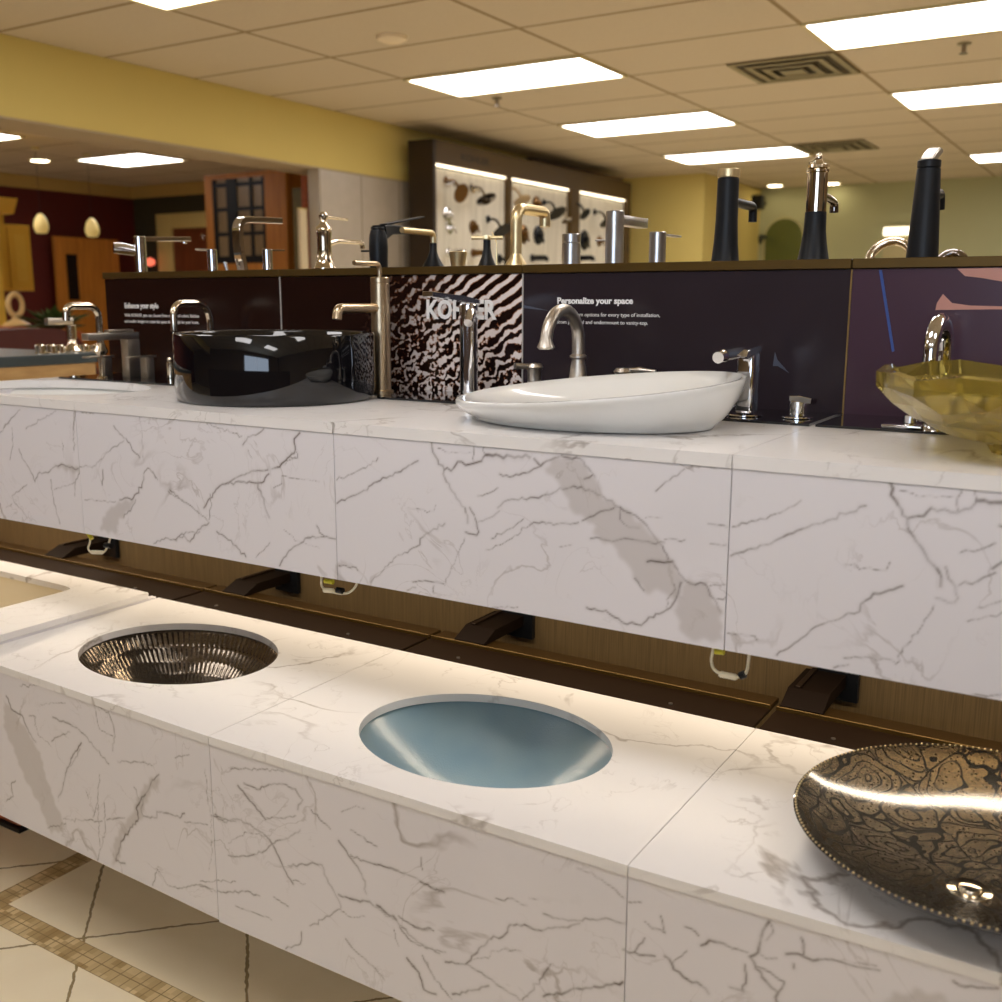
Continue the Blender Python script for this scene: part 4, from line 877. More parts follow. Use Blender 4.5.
bm = B(); tube(bm, smooth_path([(q.x, YG+.02, zt2), (q.x+.035, YG+.02, zt2+.001), (q.x+.068, YG+.02, zt2-.001)], .01, 4), [.004, .0065, .0045]); obj('lever', bm, NICKEL, t)
# chrome faucet with spout to the left, right of the white vessel
YH = 1.765
p = base_at(744, YH, ZP); x = p.x; zt = zpx(744, 352, YH); tip = at(717, 354, x=x)
t = thing('basin_faucet', p, 'chrome faucet with dark flat-topped column right of the white vessel', 'faucet')
bm = B(); box(bm, x-.013, x+.018, YH-.016, YH+.022, ZP+.004, zt, .006, 3); obj('body', bm, CHROME, t)
bm = B(); cyl(bm, p, .032, .0035); obj('base_flange', bm, CHROME, t)
bm = B(); poly = [(YH+.022, zt+.0005), (YH+.022, zt+.010), (YH-.02, zt+.009), (YH-.05, zt+.006), (YH-.062, zt-.006), (YH-.045, zt-.010), (YH-.02, zt-.002)]
prism(bm, [(x-.014, a, c) for a, c in poly], (.033, 0, 0)); bmesh.ops.bevel(bm, geom=bm.edges[:], offset=.002, segments=2, affect='EDGES'); obj('top_cap', bm, CHROME, t)
bm = B(); sp_ = smooth_path([(x+.002, YH-.05, zt+.001), (x+.002, tip.y+.02, zt-.001), (x+.002, tip.y, zt-.003)], .01, 5); tube(bm, sp_, [.010, .0115, .0095], n=20); obj('spout', bm, CHROME, t)
q = base_at(797, 1.775, ZP); zt2 = zpx(797, 399, 1.775); t = thing('faucet_handle', q, 'small chrome faucet handle on the black glass plate right of the chrome faucet', 'faucet handle')
bm = B(); cyl(bm, q, .027, .0035); cyl(bm, q+Vector((0, 0, .0035)), .0145, zt2-q.z-.006); obj('stem', bm, CHROME, t)
bm = B(); tube(bm, [(q.x-.012, q.y, zt2+.001), (q.x+.006, q.y-.002, zt2+.001), (q.x+.030, q.y-.012, zt2-.001)], [.006, .0075, .0065], flat=(1.2, .7)); obj('lever', bm, CHROME, t)
# chrome arch behind the glass bowl
p = base_at(938.5, 1.835, ZP); x = p.x; zt = zpx(938, 320, 1.80)
t = thing('basin_faucet', p, 'thick chrome arched faucet behind the amber glass bowl', 'faucet')
arc = [(x, 1.835, ZP+.02), (x, 1.835, zt-.05)] + [(x-.004*(1-math.cos(a)), 1.796+.039*math.cos(a), zt-.052+.05*math.sin(a)) for a in np.linspace(.1, PI, 14)] + [(x-.008, 1.757, zt-.10)]
bm = B(); tube(bm, arc, [.0135, .0135, .0125, .0115], n=24); obj('spout', bm, CHROME, t)
bm = B(); lathe(bm, [(0, 0), (.027, 0), (.027, .008), (.02, .022), (0, .022)], p); obj('base_flange', bm, CHROME, t)
q = base_at(904, 1.735, ZP); t = thing('faucet_handle', q, 'low flat chrome handle on the plate at the left foot of the amber bowl', 'faucet handle')
bm = B(); box(bm, q.x-.03, q.x+.03, 1.71, 1.75, ZP, ZP+.006, .0015); obj('plate', bm, CHROME, t)
bm = B(); cyl(bm, (q.x+.008, 1.735, ZP+.006), .010, .014); obj('stem', bm, CHROME, t)

# ---------------------------------------------------------------- fittings on the ledge
YL = 1.965; ZL = LEDZ+.0004
def B2(px): return base_at(px, YL, ZL)
p = B2(141.5); x = p.x; zt = zpx(141.5, 236, YL); tip = at(187, 239, x=x)
t = thing('basin_faucet', p, 'chrome faucet with straight spout and side lever, leftmost on the ledge', 'faucet')
bm = B(); cyl(bm, p, .0165, zt-p.z, bev=.0025); obj('body', bm, CHROME, t)
bm = B(); tube(bm, [(x, YL, zt-.008), (x, tip.y+.004, tip.z)], .0085, flat=(1.4, .75)); cyl(bm, (x, tip.y-.01, tip.z-.014), .007, .008); obj('spout', bm, CHROME, t)
bm = B(); tube(bm, [(x-.008, YL-.006, zt-.04), (x-.028, YL-.035, zt-.034), (x-.04, YL-.055, zt-.033)], [.013, .015, .0155, .014]); obj('lever', bm, CHROME, t)
p = B2(243); x = p.x; zt = zpx(243, 217, YL); tip = at(279, 221, x=x)
t = thing('basin_faucet', p, 'polished chrome faucet with wide curved flat spout on the ledge between two slim handles', 'faucet')
bm = B(); tube(bm, smooth_path([p, (x, YL-.012, p.z+.05), (x, YL-.012, zt-.006), (x, YL+.05, zt-.004), (x, tip.y, tip.z)], .035, 10), .011, flat=(1.2, .72)); obj('spout', bm, CHROME, t)
bm = B(); q = B2(236); tube(bm, [(q.x, YL-.03, q.z), (q.x-.004, YL-.034, q.z+.022)], .0045); obj('lift_rod', bm, CHROME, t)
for px, tx, l_ in ((213, 196, 'slim chrome lever handle left of the curved chrome faucet on the ledge'), (268, 283, 'slim chrome lever handle right of the curved chrome faucet on the ledge')):
    q = B2(px); zt2 = zpx(px, 249, YL); e = at(tx, 250 if tx < 213 else 248, x=q.x if tx > px else None, y=None) if tx > px else at(tx, 250, y=YL-.02)
    t = thing('faucet_handle', q, l_, 'faucet handle', 'slim chrome handles on the ledge')
    bm = B(); cyl(bm, q, .0125, zt2-q.z, bev=.002); obj('stem', bm, CHROME, t)
    bm = B(); tube(bm, [(q.x, q.y, zt2-.003), (e.x, e.y, zt2-.001)], .0045, flat=(1.4, .5)); obj('lever', bm, CHROME, t)
# champagne classic faucet
p = B2(325); x = p.x; h = zpx(325, 212, YL)-p.z; zl = zpx(325, 214, YL)
t = thing('basin_faucet', p, 'polished nickel traditional faucet with pear-shaped column on the ledge', 'faucet')
bm = B(); lathe(bm, [(0, 0), (.028, 0), (.028, .003), (.024, .006), (.0185, .022), (.017, .05), (.0175, h*.58), (.0185, h*.64), (.019, h*.66), (.0155, h*.68), (.019, h*.70), (.018, h*.73), (.009, h*.80), (.0075, h*.86), (.011, h*.90), (.011, h*.95), (.006, h), (0, h)], p, n=32); obj('body', bm, POLNI, t)
tip = at(347, 214, x=x); bm = B(); tube(bm, [(x, YL, p.z+h*.92), (x, tip.y, p.z+h*.91)], [.0045, .0032]); obj('lever', bm, POLNI, t)
tip = at(362, 243, x=x); zs = zpx(340, 241, YL+.05); bm = B(); tube(bm, smooth_path([(x, YL+.012, p.z+h*.45), (x, YL+.05, zs), (x, tip.y, zs), (x, tip.y+.002, zs-.014)], .012, 6), [.007, .0055, .0055, .006]); obj('spout', bm, POLNI, t)
# matte black single lever
p = B2(379); x = p.x; zt = zpx(379, 227, YL); h = zt-p.z
t = thing('basin_faucet', p, 'matte black faucet with long thin flat lever on the ledge', 'faucet')
bm = B(); lathe(bm, [(0, 0), (.021, 0), (.0215, .02), (.0225, h*.5), (.021, h*.8), (.018, h*.92), (.016, h*.93), (.016, h*.95), (.0185, h*.96), (.017, h), (0, h)], p, n=36); obj('body', bm, BLACK, t)
zs = zpx(400, 228, YL+.05); bm = B(); tube(bm, [(x, YL+.005, zs-.012), (x, YL+.04, zs-.004), (x, YL+.09, zs-.003), (x, YL+.135, zs-.001)], [.020, .013, .0105, .009], flat=(1, .85)); obj('spout', bm, BLACK, t)
a, c = at(386, 225, x=x), at(422, 217, x=x); bm = B(); tube(bm, [a-Vector((0, .01, 0)), c], [.0022, .0016], flat=(5, 1)); obj('lever', bm, BLACK, t)
bm = B(); tube(bm, [(x-.018, YL-.012, p.z+h*.42), (x-.036, YL-.02, p.z+h*.42)], .0022); obj('set_pin', bm, BLACK, t)
# black base with gold lever
p = B2(433.5); x = p.x; zt = zpx(434, 243, YL); zl = zpx(434, 233, YL)
t = thing('faucet_handle', p, 'black flared handle base with a bent gold lever beside the matte black faucet', 'faucet handle')
h = zt-p.z; bm = B(); lathe(bm, [(0, 0), (.026, 0), (.024, .004), (.013, .022), (.0085, .035), (.008, h), (0, h)], p); obj('base', bm, BLACK, t)
tl = at(402, 233, x=x); bm = B(); tube(bm, smooth_path([(x, YL, zt-.002), (x, YL, zl), (x, tl.y, zl)], .012, 8), .0065); obj('lever', bm, GOLD, t)
# small gold cup
p = B2(458); h = zpx(458, 252, YL)-p.z; t = thing('gold_cup', p, 'short gold cylinder stub on the ledge between two black handle bases', 'faucet handle')
bm = B(); lathe(bm, [(0, 0), (.015, 0), (.0205, h), (.019, h+.001), (.017, h-.003), (0, h-.003)], p); obj('cup', bm, GOLD, t)
bm = B(); cyl(bm, p+Vector((0, 0, h-.003)), .009, .004); obj('inner_knob', bm, GOLD, t)
# cross handle
p = B2(487); h = zpx(487, 240, YL)-p.z; t = thing('faucet_handle', p, 'black flared handle base with a gold cross lever left of the tall gold spout', 'faucet handle')
bm = B(); lathe(bm, [(0, 0), (.021, 0), (.019, .004), (.0115, .022), (.0085, .038), (.008, h), (0, h)], p); obj('base', bm, BLACK, t)
zl = p.z+h+.005; bm = B(); cyl(bm, p+Vector((0, 0, h)), .0085, .009); dxy = Vector((math.cos(.5), math.sin(.5), 0))
for dv in (dxy, Vector((-dxy.y, dxy.x, 0))): tube(bm, [p+Vector((0, 0, h+.005))-dv*.034, p+Vector((0, 0, h+.005)), p+Vector((0, 0, h+.005))+dv*.034], [.0045, .0035, .0045])
obj('cross_lever', bm, GOLD, t)
# tall gold spout
p = B2(516); x = p.x; zt = zpx(516, 208, YL); tip = at(545, 218, x=x)
t = thing('basin_faucet', p, 'tall brushed gold right-angled spout on the ledge before the lit display case', 'faucet')
bm = B(); tube(bm, smooth_path([(x, YL, p.z+.004), (x, YL, zt), (x, tip.y, zt), (x, tip.y, zt-.032)], .03, 10), .0122, n=20); obj('spout', bm, GOLD, t)
bm = B(); lathe(bm, [(0, 0), (.024, 0), (.023, .004), (.014, .018), (.011, .03), (0, .03)], p); obj('base_flange', bm, GOLD, t)
bm = B(); q = B2(504); tube(bm, smooth_path([(q.x, YL-.03, q.z+.002), (q.x, YL-.03, q.z+.05), (q.x-.012, YL-.03, q.z+.07)], .02, 5), .0015, 8); obj('lift_rod', bm, GOLD, t)
# steel stub, steel faucet, steel handle
p = B2(571); h = zpx(571, 234, YL)-p.z; t = thing('faucet_handle', p, 'plain brushed steel cylinder handle on the ledge, left of the steel faucet', 'faucet handle')
bm = B(); cyl(bm, p, .0195, h*.72-.0008, bev=.001); obj('base', bm, STEEL, t)
bm = B(); cyl(bm, p+Vector((0, 0, h*.72)), .0195, h*.28, bev=.001); obj('knob', bm, STEEL, t)
p = B2(614); x = p.x; zt = zpx(614, 211, YL); tip = at(643, 220, x=x); h = zt-p.z
t = thing('basin_faucet', p, 'brushed steel faucet with cylinder body and square spout on the ledge', 'faucet')
bm = B(); cyl(bm, p, .0185, h, bev=.0015, n=40); obj('body', bm, STEEL, t)
za = zpx(622, 213, YL+.02); bm = B(); box(bm, x-.012, x+.012, YL+.012, tip.y, za-.024, za-.004, .001); obj('spout', bm, STEEL, t)
bm = B(); tube(bm, [(x-.015, YL-.008, p.z+h*.45), (x-.034, YL-.02, p.z+h*.45)], .002); obj('side_pin', bm, STEEL, t)
p = B2(657); x = p.x; h = zpx(657, 232, YL)-p.z; tip = at(678, 235, x=x)
t = thing('faucet_handle', p, 'brushed steel cylinder handle with thin flat lever, right of the steel faucet', 'faucet handle')
bm = B(); cyl(bm, p, .0165, h, bev=.001, n=36); obj('base', bm, STEEL, t)
bm = B(); box(bm, x-.008, x+.008, YL+.012, tip.y, p.z+h-.006, p.z+h-.002, .0008); obj('lever', bm, STEEL, t)
# black tall faucet with gold cap
p = B2(725); x = p.x; zc = zpx(728, 178, YL); zt = zpx(728, 169, YL); h = zc-p.z
t = thing('basin_faucet', p, 'tall matte black faucet with a gold cap on the ledge', 'faucet')
bm = B(); lathe(bm, [(0, 0), (.027, 0), (.0258, .006), (.0230, .035), (.0208, h*.5), (.0200, h-.003), (.0190, h-.002), (.0190, h-.0002), (0, h-.0002)], p, n=36); obj('body', bm, BLACK, t)
bm = B(); cyl(bm, (x, YL, zc), .0205, zt-zc, n=40, bev=.0012); obj('cap', bm, GOLD, t)
tip = at(753, 212, x=x); zs = zpx(740, 203, YL+.06); bm = B(); tube(bm, smooth_path([(x, YL+.01, zs), (x, tip.y, zs), (x, tip.y, zs-.03)], .02, 8), [.009, .009, .0085, .0085]); obj('spout', bm, BLACK, t)
# chrome over black
p = B2(813); x = p.x; zm = zpx(816, 212, YL); zt = zpx(816, 168, YL); h = zm-p.z
t = thing('basin_faucet', p, 'tall faucet, polished metal above and flared matte black below, on the ledge', 'faucet')
bm = B(); lathe(bm, [(0, 0), (.0285, 0), (.0275, .004), (.0228, .03), (.0200, h*.6), (.0190, h-.0003), (0, h-.0003)], p, n=36); obj('body', bm, BLACK, t)
H2 = zt-zm; bm = B(); lathe(bm, [(0, 0), (.0184, 0), (.0182, H2*.88), (.0202, H2*.90), (.0202, H2*.95), (.0155, H2*.98), (.0195, H2*1.0), (.019, H2*1.06), (.009, H2*1.1), (.006, H2*1.18), (0, H2*1.18)], (x, YL, zm), n=36); obj('upper_sleeve', bm, POLNI, t)
zk = zm+H2*1.18; bm = B(); lathe(bm, [(0, 0), (.005, .001), (.006, .006), (.004, .011), (0, .012)], (x, YL, zk)); tube(bm, [(x, YL, zk+.004), (x-.014, YL-.008, zk-.006)], [.0025, .003]); obj('top_lever', bm, POLNI, t)
tip = at(834, 207, x=x); zs = zpx(826, 198, YL+.06); bm = B(); tube(bm, smooth_path([(x, YL+.01, zs+.003), (x, YL+.09, zs), (x, tip.y, zs-.004), (x, tip.y+.002, zs-.022)], .015, 8), [.008, .0075, .0075, .0085]); obj('spout', bm, TITAN, t)
# black cone with nickel lever
p = B2(922); x = p.x; zt = zpx(922, 169.5, YL); h = zt-p.z
t = thing('basin_faucet', p, 'large black cone-shaped faucet with a grey lever on top, rightmost on the ledge', 'faucet')
bm = B(); lathe(bm, [(0, 0), (.0268, 0), (.0262, .01), (.0193, h), (0, h)], p, n=40); obj('body', bm, BLACK, t)
bm = B(); cyl(bm, (x, YL, zt+.0015), .0193, .013, n=36); cyl(bm, (x, YL, zt), .0172, .0016); obj('collar', bm, BLACK, t)
z0 = zt+.0147; bm = B(); prism(bm, [(x-.013, YL-.015, z0), (x-.013, YL+.016, z0), (x-.010, YL+.055, z0+.017), (x-.010, YL+.050, z0+.025), (x-.010, YL+.03, z0+.024), (x-.013, YL+.005, z0+.013)], (.022, 0, 0)); bmesh.ops.bevel(bm, geom=bm.edges[:], offset=.002, segments=2, affect='EDGES'); obj('lever', bm, NICKEL, t)
bm = B(); tube(bm, smooth_path([(x+.004, YL+.01, p.z+h*.72), (x+.004, YL+.10, p.z+h*.78), (x+.004, YL+.105, p.z+h*.6)], .02, 8), .0095); obj('spout', bm, BLACK, t)
# faucets of the other face of the display, seen past the cone faucet
for (px, r, zt_, l_, hgt) in ((886, .05, 241, 'polished double arch faucet behind the ledge, left of the black cone faucet', .0), (946, .03, 253, 'low dark curved faucet behind the ledge, right of the black cone faucet', .0)):
    Y2 = 2.6; p = base_at(px, Y2, 1.25); zt2 = zpx(px, zt_, Y2)
    t = thing('kitchen_faucet', p, l_, 'faucet')
    arc = [(p.x-r, Y2, p.z), (p.x-r, Y2, zt2-r)]+[(p.x-r*math.cos(a), Y2+.02*math.sin(a), zt2-r+r*math.sin(a)) for a in np.linspace(0, PI, 14)]+[(p.x+r, Y2, zt2-r-.05)]
    bm = B(); tube(bm, arc, .010); obj('spout', bm, POLNI if px < 900 else TITAN, t)
    bm = B(); cyl(bm, (p.x-r, Y2, p.z-.02), .02, .02); obj('base_flange', bm, POLNI, t)
tag(obj('display_shelf', bbox(-.62, .5, 2.45, 2.85, 1.20, 1.229, .002), BRONZE, smooth=False), 'bronze shelf of the display beyond the ledge at the right', 'shelf')

# ---------------------------------------------------------------- neighbouring display at the left
xk = -3.25
sl = mat('slate_blue_stone', lin((66, 76, 80)), .3, 0, .25, 14)
z1 = at(0, 357, x=xk).z
isl = thing('island_counter', (-3.8, 1.6, 0), 'neighbouring display counter with slate-blue top and light wood edge at the far left', 'counter')
obj('stone_top', bbox(-4.3, xk, .6, 2.47, z1-.036, z1, .003), sl, isl, smooth=False)
obj('wood_body', bbox(-4.27, xk-.004, .63, 2.46, 0, z1-.0365, .002), WOODL, isl, smooth=False)
q = at(73, 356, x=xk-.12); q.z = z1+.0003
t = thing('faucet_handle', q, 'polished cross-bar faucet handle standing on the slate counter at the far left', 'faucet handle')
bm = B(); lathe(bm, [(0, 0), (.04, 0), (.04, .006), (.026, .016), (.016, .03), (.014, .045), (.0185, .047), (.0185, .095), (.010, .098), (.008, .108), (.012, .112), (0, .116)], q); obj('body', bm, POLNI, t)
bm = B(); box(bm, q.x-.012, q.x+.012, q.y-.10, q.y+.005, q.z+.098, q.z+.122, .003); obj('lever', bm, NICKEL, t)
for k, (px, r, l_) in enumerate(((41, .017, 'first'), (52, .016, 'second'), (61, .014, 'third'), (85, .014, 'fourth'), (93, .012, 'fifth'))):
    q = at(px, 357, x=xk-.06); q.z = z1+.0003; bm = B(); lathe(bm, [(0, 0), (r*1.25, 0), (r*1.25, .004), (r, .006), (r, .030-.002*k), (r*.8, .033-.002*k), (0, .034-.002*k)], q)
    o = obj('polished_stub', bm, POLNI, None); tag(o, 'small polished brass stub on the slate counter, '+l_+' from the left', 'fitting', 'polished stubs on the slate counter')
# dark red sofa back behind it, plant, cupboards, leaning door
RED = mat('dark_maroon_leather', lin((66, 16, 10)), .45, 0, .1, 10)
x0 = -5.4; a, c = at(-60, 352, x=x0), at(108, 352, x=x0); zt = at(60, 328, x=x0).z
t = thing('sofa', ((x0-.3), (a.y+c.y)/2, 0), 'dark maroon rounded sofa back behind the slate counter', 'sofa')
bm = B(); ny = 24
poly = [(x0, a.y, 0)]
for k in range(ny+1):
    f = k/ny; zz = .55+(zt-.55)*(1-abs(2*f-1)**4.0)**.5 if 0 < f < 1 else .55
    poly.append((x0, a.y+(c.y-a.y)*f, zz))
poly.append((x0, c.y, 0)); prism(bm, poly, (-.22, 0, 0)); bmesh.ops.bevel(bm, geom=[e for e in bm.edges if abs(e.verts[0].co.x-e.verts[1].co.x) < .01 and e.verts[0].co.z+e.verts[1].co.z > 1.1], offset=.04, segments=3, affect='EDGES'); obj('backrest', bm, RED, t)
obj('seat', bbox(x0-.9, x0-.225, a.y+.1, c.y-.1, .1, .46, .05, 3), RED, t)
# wooden slab door leaning on the maroon wall
a, c = at(54, 236, x=-10.4), at(118, 242, x=-10.4)
t = thing('sample_door', (-10.4, (a.y+c.y)/2, 0), 'honey wood door panel with a dark narrow inset standing at the maroon wall', 'door panel')
obj('panel', bbox(-10.45, -10.4, a.y, c.y, 0, a.z, .004), WOODH, t, smooth=False)
b0, b1 = at(66, 254, x=-10.39), at(80, 300, x=-10.39)
obj('inset', bbox(-10.3995, -10.385, b0.y, b1.y, b1.z, b0.z, .003), mat('dark_glass', (.01, .008, .006), .2), t, smooth=False)
# ivory cupboards
t = thing('wall_cupboard', (-8.2, 5.3, 1.4), 'ivory wall cupboard with crown top at the left edge of the photo', 'cupboard')
a, c = at(-20, 222, x=-8.0), at(36, 291, x=-8.0)
obj('body', bbox(-8.35, -8.02, a.y, c.y, c.z, a.z+.0, .003), IVORY, t, smooth=False)
bm = B(); 
for f0, f1 in ((.0, .48), (.52, 1.0)): 
    y0, y1 = a.y+.02+(c.y-a.y-.04)*f0, a.y+.02+(c.y-a.y-.04)*f1; dd = obj('door', bbox(-8.0195, -8.0, y0, y1, c.z+.02, a.z-.02, .003), IVORY, t, smooth=False)
    obj('door_panel', bbox(-7.9995, -7.994, y0+.05, y1-.05, c.z+.08, a.z-.08, .002), mat('ivory_panel', lin((226, 186, 80)), .4), dd, smooth=False)
a2 = at(6, 202, x=-8.0); bm.free(); bm = B(); prism(bm, [(-8.0, a.y-.3, a2.z-.09), (-7.93, a.y-.3, a2.z+.03), (-8.36, a.y-.3, a2.z+.03), (-8.36, a.y-.3, a2.z-.09)], (0, a2.y-a.y+.36, 0)); obj('crown', bm, IVORY, t, smooth=False)
a3 = at(6, 222, x=-8.0); obj('upper_body', bbox(-8.34, -8.03, a.y-.2, a3.y, a.z+.0005, a2.z-.0905, .003), IVORY, t, smooth=False)
t = thing('tall_cabinet', (-7.6, 4.9, 0), 'ivory tall cabinet side at the left edge below the cupboard', 'cabinet')
a, c = at(-40, 225, x=-7.6), at(8, 336, x=-7.6); obj('body', bbox(-7.95, -7.6, a.y, c.y, 0, at(0, 232, x=-7.6).z, .004), IVORY, t, smooth=False)
obj('base_moulding', bbox(-7.9, -7.58, a.y, c.y+.02, 0, .12, .004), IVORY, t, smooth=False)
a = at(17, 326, x=-7.0)
t = thing('ornament', (a.x, a.y, a.z), 'cream looped ornament on a stand beside the ivory cabinet', 'ornament')
bm = B(); lathe(bm, [(0, 0), (.10, 0), (.08, .02), (.03, .05), (.02, .09), (0, .09)], a); obj('foot', bm, mat('cream_ceramic', lin((216, 180, 120)), .35), t)
bm = B(); tube(bm, [(a.x, a.y+.055*math.cos(q_), a.z+.15+.075*math.sin(q_)) for q_ in np.linspace(-PI/2, PI*1.45, 26)], .019); obj('loop', bm, mat('cream_ceramic_loop', lin((216, 180, 120)), .35), t)
obj('pedestal', bbox(a.x-.12, a.x+.12, a.y-.12, a.y+.12, 0, a.z-.0005, .004), WOODR, t, smooth=False)
GRN = mat('leaf_green', lin((58, 78, 30)), .5, 0, .3, 30)
a = at(56, 336, x=-6.4); t = thing('potted_plant', (a.x, a.y, 0), 'low green leafy plant behind the maroon sofa', 'plant')
bm = B(); rs = random.Random(3)
for k in range(90):
    an = rs.uniform(0, 2*PI); ln = rs.uniform(.12, .30); el = rs.uniform(.1, 1.2); d = Vector((math.cos(an)*math.cos(el), math.sin(an)*math.cos(el)*1.2, math.sin(el)*.7))
    s_ = Vector((-d.y, d.x, 0)).normalized()*.028; p0 = Vector((a.x, a.y, a.z+.04)); p1 = p0+d*ln*.55+Vector((0, 0, .02)); p2 = p0+d*ln
    v0, v1, v2, v3 = (bm.verts.new(q_) for q_ in (p0, p1+s_, p2, p1-s_)); v4 = bm.verts.new(p1+Vector((0, 0, -.012)))
    bm.faces.new((v0, v1, v4)); bm.faces.new((v1, v2, v4)); bm.faces.new((v2, v3, v4)); bm.faces.new((v3, v0, v4))
obj('foliage', bm, GRN, t, smooth=False)
bm = B(); lathe(bm, [(0, 0), (.12, 0), (.17, a.z+.03), (.15, a.z+.03), (.14, a.z), (0, a.z)], (a.x, a.y, 0)); obj('pot', bm, WOODR, t)
# pendants
PG = bpy.data.materials.new('pendant_glass'); PG.use_nodes = True; N, L, b = nodes(PG)
b.inputs['Base Color'].default_value = (.8, .62, .25, 1); b.inputs['Emission Color'].default_value = (1, .72, .22, 1)
nz = N.new('ShaderNodeTexNoise'); nz.inputs['Scale'].default_value = 30; L.new(math_node(N, L, 'MULTIPLY_ADD', nz.outputs['Fac'], .15, .12), b.inputs['Emission Strength'])
for px, py, l_ in ((41, 224, 'amber glass pendant lamp left, in front of the maroon wall'), (92, 228, 'amber glass pendant lamp right, above the honey wood door panel')):
    c = at(px, py, x=-8.5); t = thing('pendant_lamp', (c.x, c.y, ZC), l_, 'pendant lamp', 'amber glass pendant lamps')
    bm = B(); lathe(bm, [(0, -.085), (.045, -.08), (.062, -.04), (.064, -.01), (.052, .04), (.03, .075), (.012, .09), (0, .09)], c); obj('shade', bm, PG, t)
    bm = B(); tube(bm, [c+Vector((0, 0, .09)), (c.x, c.y, ZC-.03)], .002, 8); obj('cord', bm, BLACK, t)
    bm = B(); cyl(bm, (c.x, c.y, ZC-.03), .035, .028); obj('canopy', bm, LFR, t)
c = at(150, 262, y=8.5); t = thing('accent_lamp', c, 'small pinkish red glowing lamp between the chrome faucet and the doorway', 'lamp')
bm = B(); lathe(bm, [(0, -.05), (.05, -.03), (.06, 0), (.05, .03), (0, .05)], c)
pm = mat('pink_glow', lin((200, 90, 70)), .5, emit=lin((255, 120, 90)), es=1.2); obj('globe', bm, pm, t)
bm = B(); cyl(bm, (c.x, c.y, 0), .012, c.z-.05); cyl(bm, (c.x, c.y, 0), .12, .02); obj('stand', bm, BLACK, t)
# wooden glazed cabinet at the far side of the opening
yc = 7.0; a, c = at(206, 176, y=yc), at(309, 176, y=yc)
t = thing('glazed_cabinet', ((a.x+c.x)/2, yc, 0), 'tall honey wood cabinet with a black mullioned glass door beyond the ledge', 'cabinet')
zt = 2.42; xs_ = [at(q_, 220, y=yc).x for q_ in (206, 213.5, 267, 288.5)]
obj('body', bbox(xs_[0]+.01, xs_[3]-.01, yc+.031, yc+.45, 0, zt-.01, .004), WOODH, t, smooth=False)
bm = B(); box(bm, xs_[0], xs_[1], yc, yc+.03, 0, zt); box(bm, xs_[2], xs_[3], yc-.02, yc+.03, 0, zt); box(bm, xs_[1], xs_[2], yc, yc+.03, at(213, 180, y=yc).z, zt); box(bm, xs_[1], xs_[2], yc, yc+.03, 0, at(213, 264, y=yc).z); obj('frame', bm, WOODH, t, smooth=False)
dt_, db_ = at(213, 180, y=yc).z, at(213, 264, y=yc).z
GL = mat('tan_door_glass', lin((150, 128, 98)), .25, 0, .15, 14)  # opaque tan pane colour with slight random variation
obj('glass', bbox(xs_[1]+.002, xs_[2]-.002, yc+.018, yc+.028, db_, dt_), GL, t, smooth=False)
bm = B(); xv = [at(q_, 220, y=yc).x for q_ in (213.5, 216.5, 227, 237, 250, 252.5, 262.5, 267)]; 
for u0, u1 in ((0, 1), (2, 3), (4, 5), (6, 7)): box(bm, xv[u0]+.001, xv[u1]-.001 if u1 == 7 else xv[u1], yc+.002, yc+.017, db_, dt_)
zv = [at(240, q_, y=yc).z for q_ in (182, 186, 207, 210.5, 232, 235.5, 256, 264)]
for k in range(0, 8, 2): box(bm, xv[0]+.0015, xv[7]-.0015, yc+.003, yc+.016, zv[k+1], zv[k])
obj('door', bm, BLACK, t, smooth=False)
t = thing('sample_shelf', (at(318, 220, y=6.6).x, 6.6, 0), 'narrow grey-green glass shelf unit right of the honey wood cabinet', 'shelf unit')
a, c = at(292, 188, y=6.8), at(305, 266, y=6.8)
obj('glass_panel', bbox(a.x, c.x, 6.8, 6.84, 0, a.z, .002), mat('grey_green_glass', lin((120, 112, 84)), .2, 0, .3, 8), t, smooth=False)
obj('side_post', bbox(c.x+.001, at(309, 200, y=6.8).x, 6.78, 6.9, 0, a.z+.15, .002), WOODR, t, smooth=False)
t = thing('half_partition', (-5.3, 5.7, 0), 'cream waist-high partition end beside the grey wall panels', 'partition')
a = at(307, 210, y=5.77); obj('panel', bbox(a.x, -5.22, 5.70, 5.77, 0, a.z, .003), mat('cream_laminate', lin((214, 196, 160)), .5), t, smooth=False)
obj('cap', bbox(a.x-.004, -5.218, 5.695, 5.775, a.z+.0005, a.z+.012, .002), TRIM, t, smooth=False)

# ---------------------------------------------------------------- lit display case with shower fittings
CX = -4.75; y0c, y1c = 6.70, 10.25
DBR = mat('dark_bronze_case', lin((78, 57, 18)), .6, 0.0, .1, 8); DBS = mat('dark_case_side', lin((44, 30, 10)), .6, 0, .1, 8)
case = thing('display_case', (CX, 8.4, 0), 'long dark bronze display case with three lit bays of shower fittings along the far left', 'display case')
def zc_(px, py): return at(px, py, x=CX).z
yb = [at(q_, 200, x=CX).y for q_ in (437, 510, 572, 580, 628)]
ztop = 2.50; zb = 2.33
obj('side_panel', bbox(-4.985, CX, y0c, y0c+.04, 0, ztop, .003), DBS, case, smooth=False)
obj('header', bbox(-4.985, CX, y0c+.0405, y1c, zb, ztop, .003), DBR, case, smooth=False)
obj('side_panel', bbox(-4.985, CX, yb[4], y1c, 0, zb-.0005, .003), DBR, case, smooth=False)
obj('divider', bbox(-4.985, CX, yb[1]-.01, yb[1]+.035, 0, zb-.0005, .003), DBR, case, smooth=False)
obj('divider', bbox(-4.985, CX, yb[2], yb[3], 0, zb-.0005, .003), DBR, case, smooth=False)
bd = grain('pale_display_board', lin((196, 188, 168)), lin((222, 214, 196)), (1, 3, .15), .5, 12)
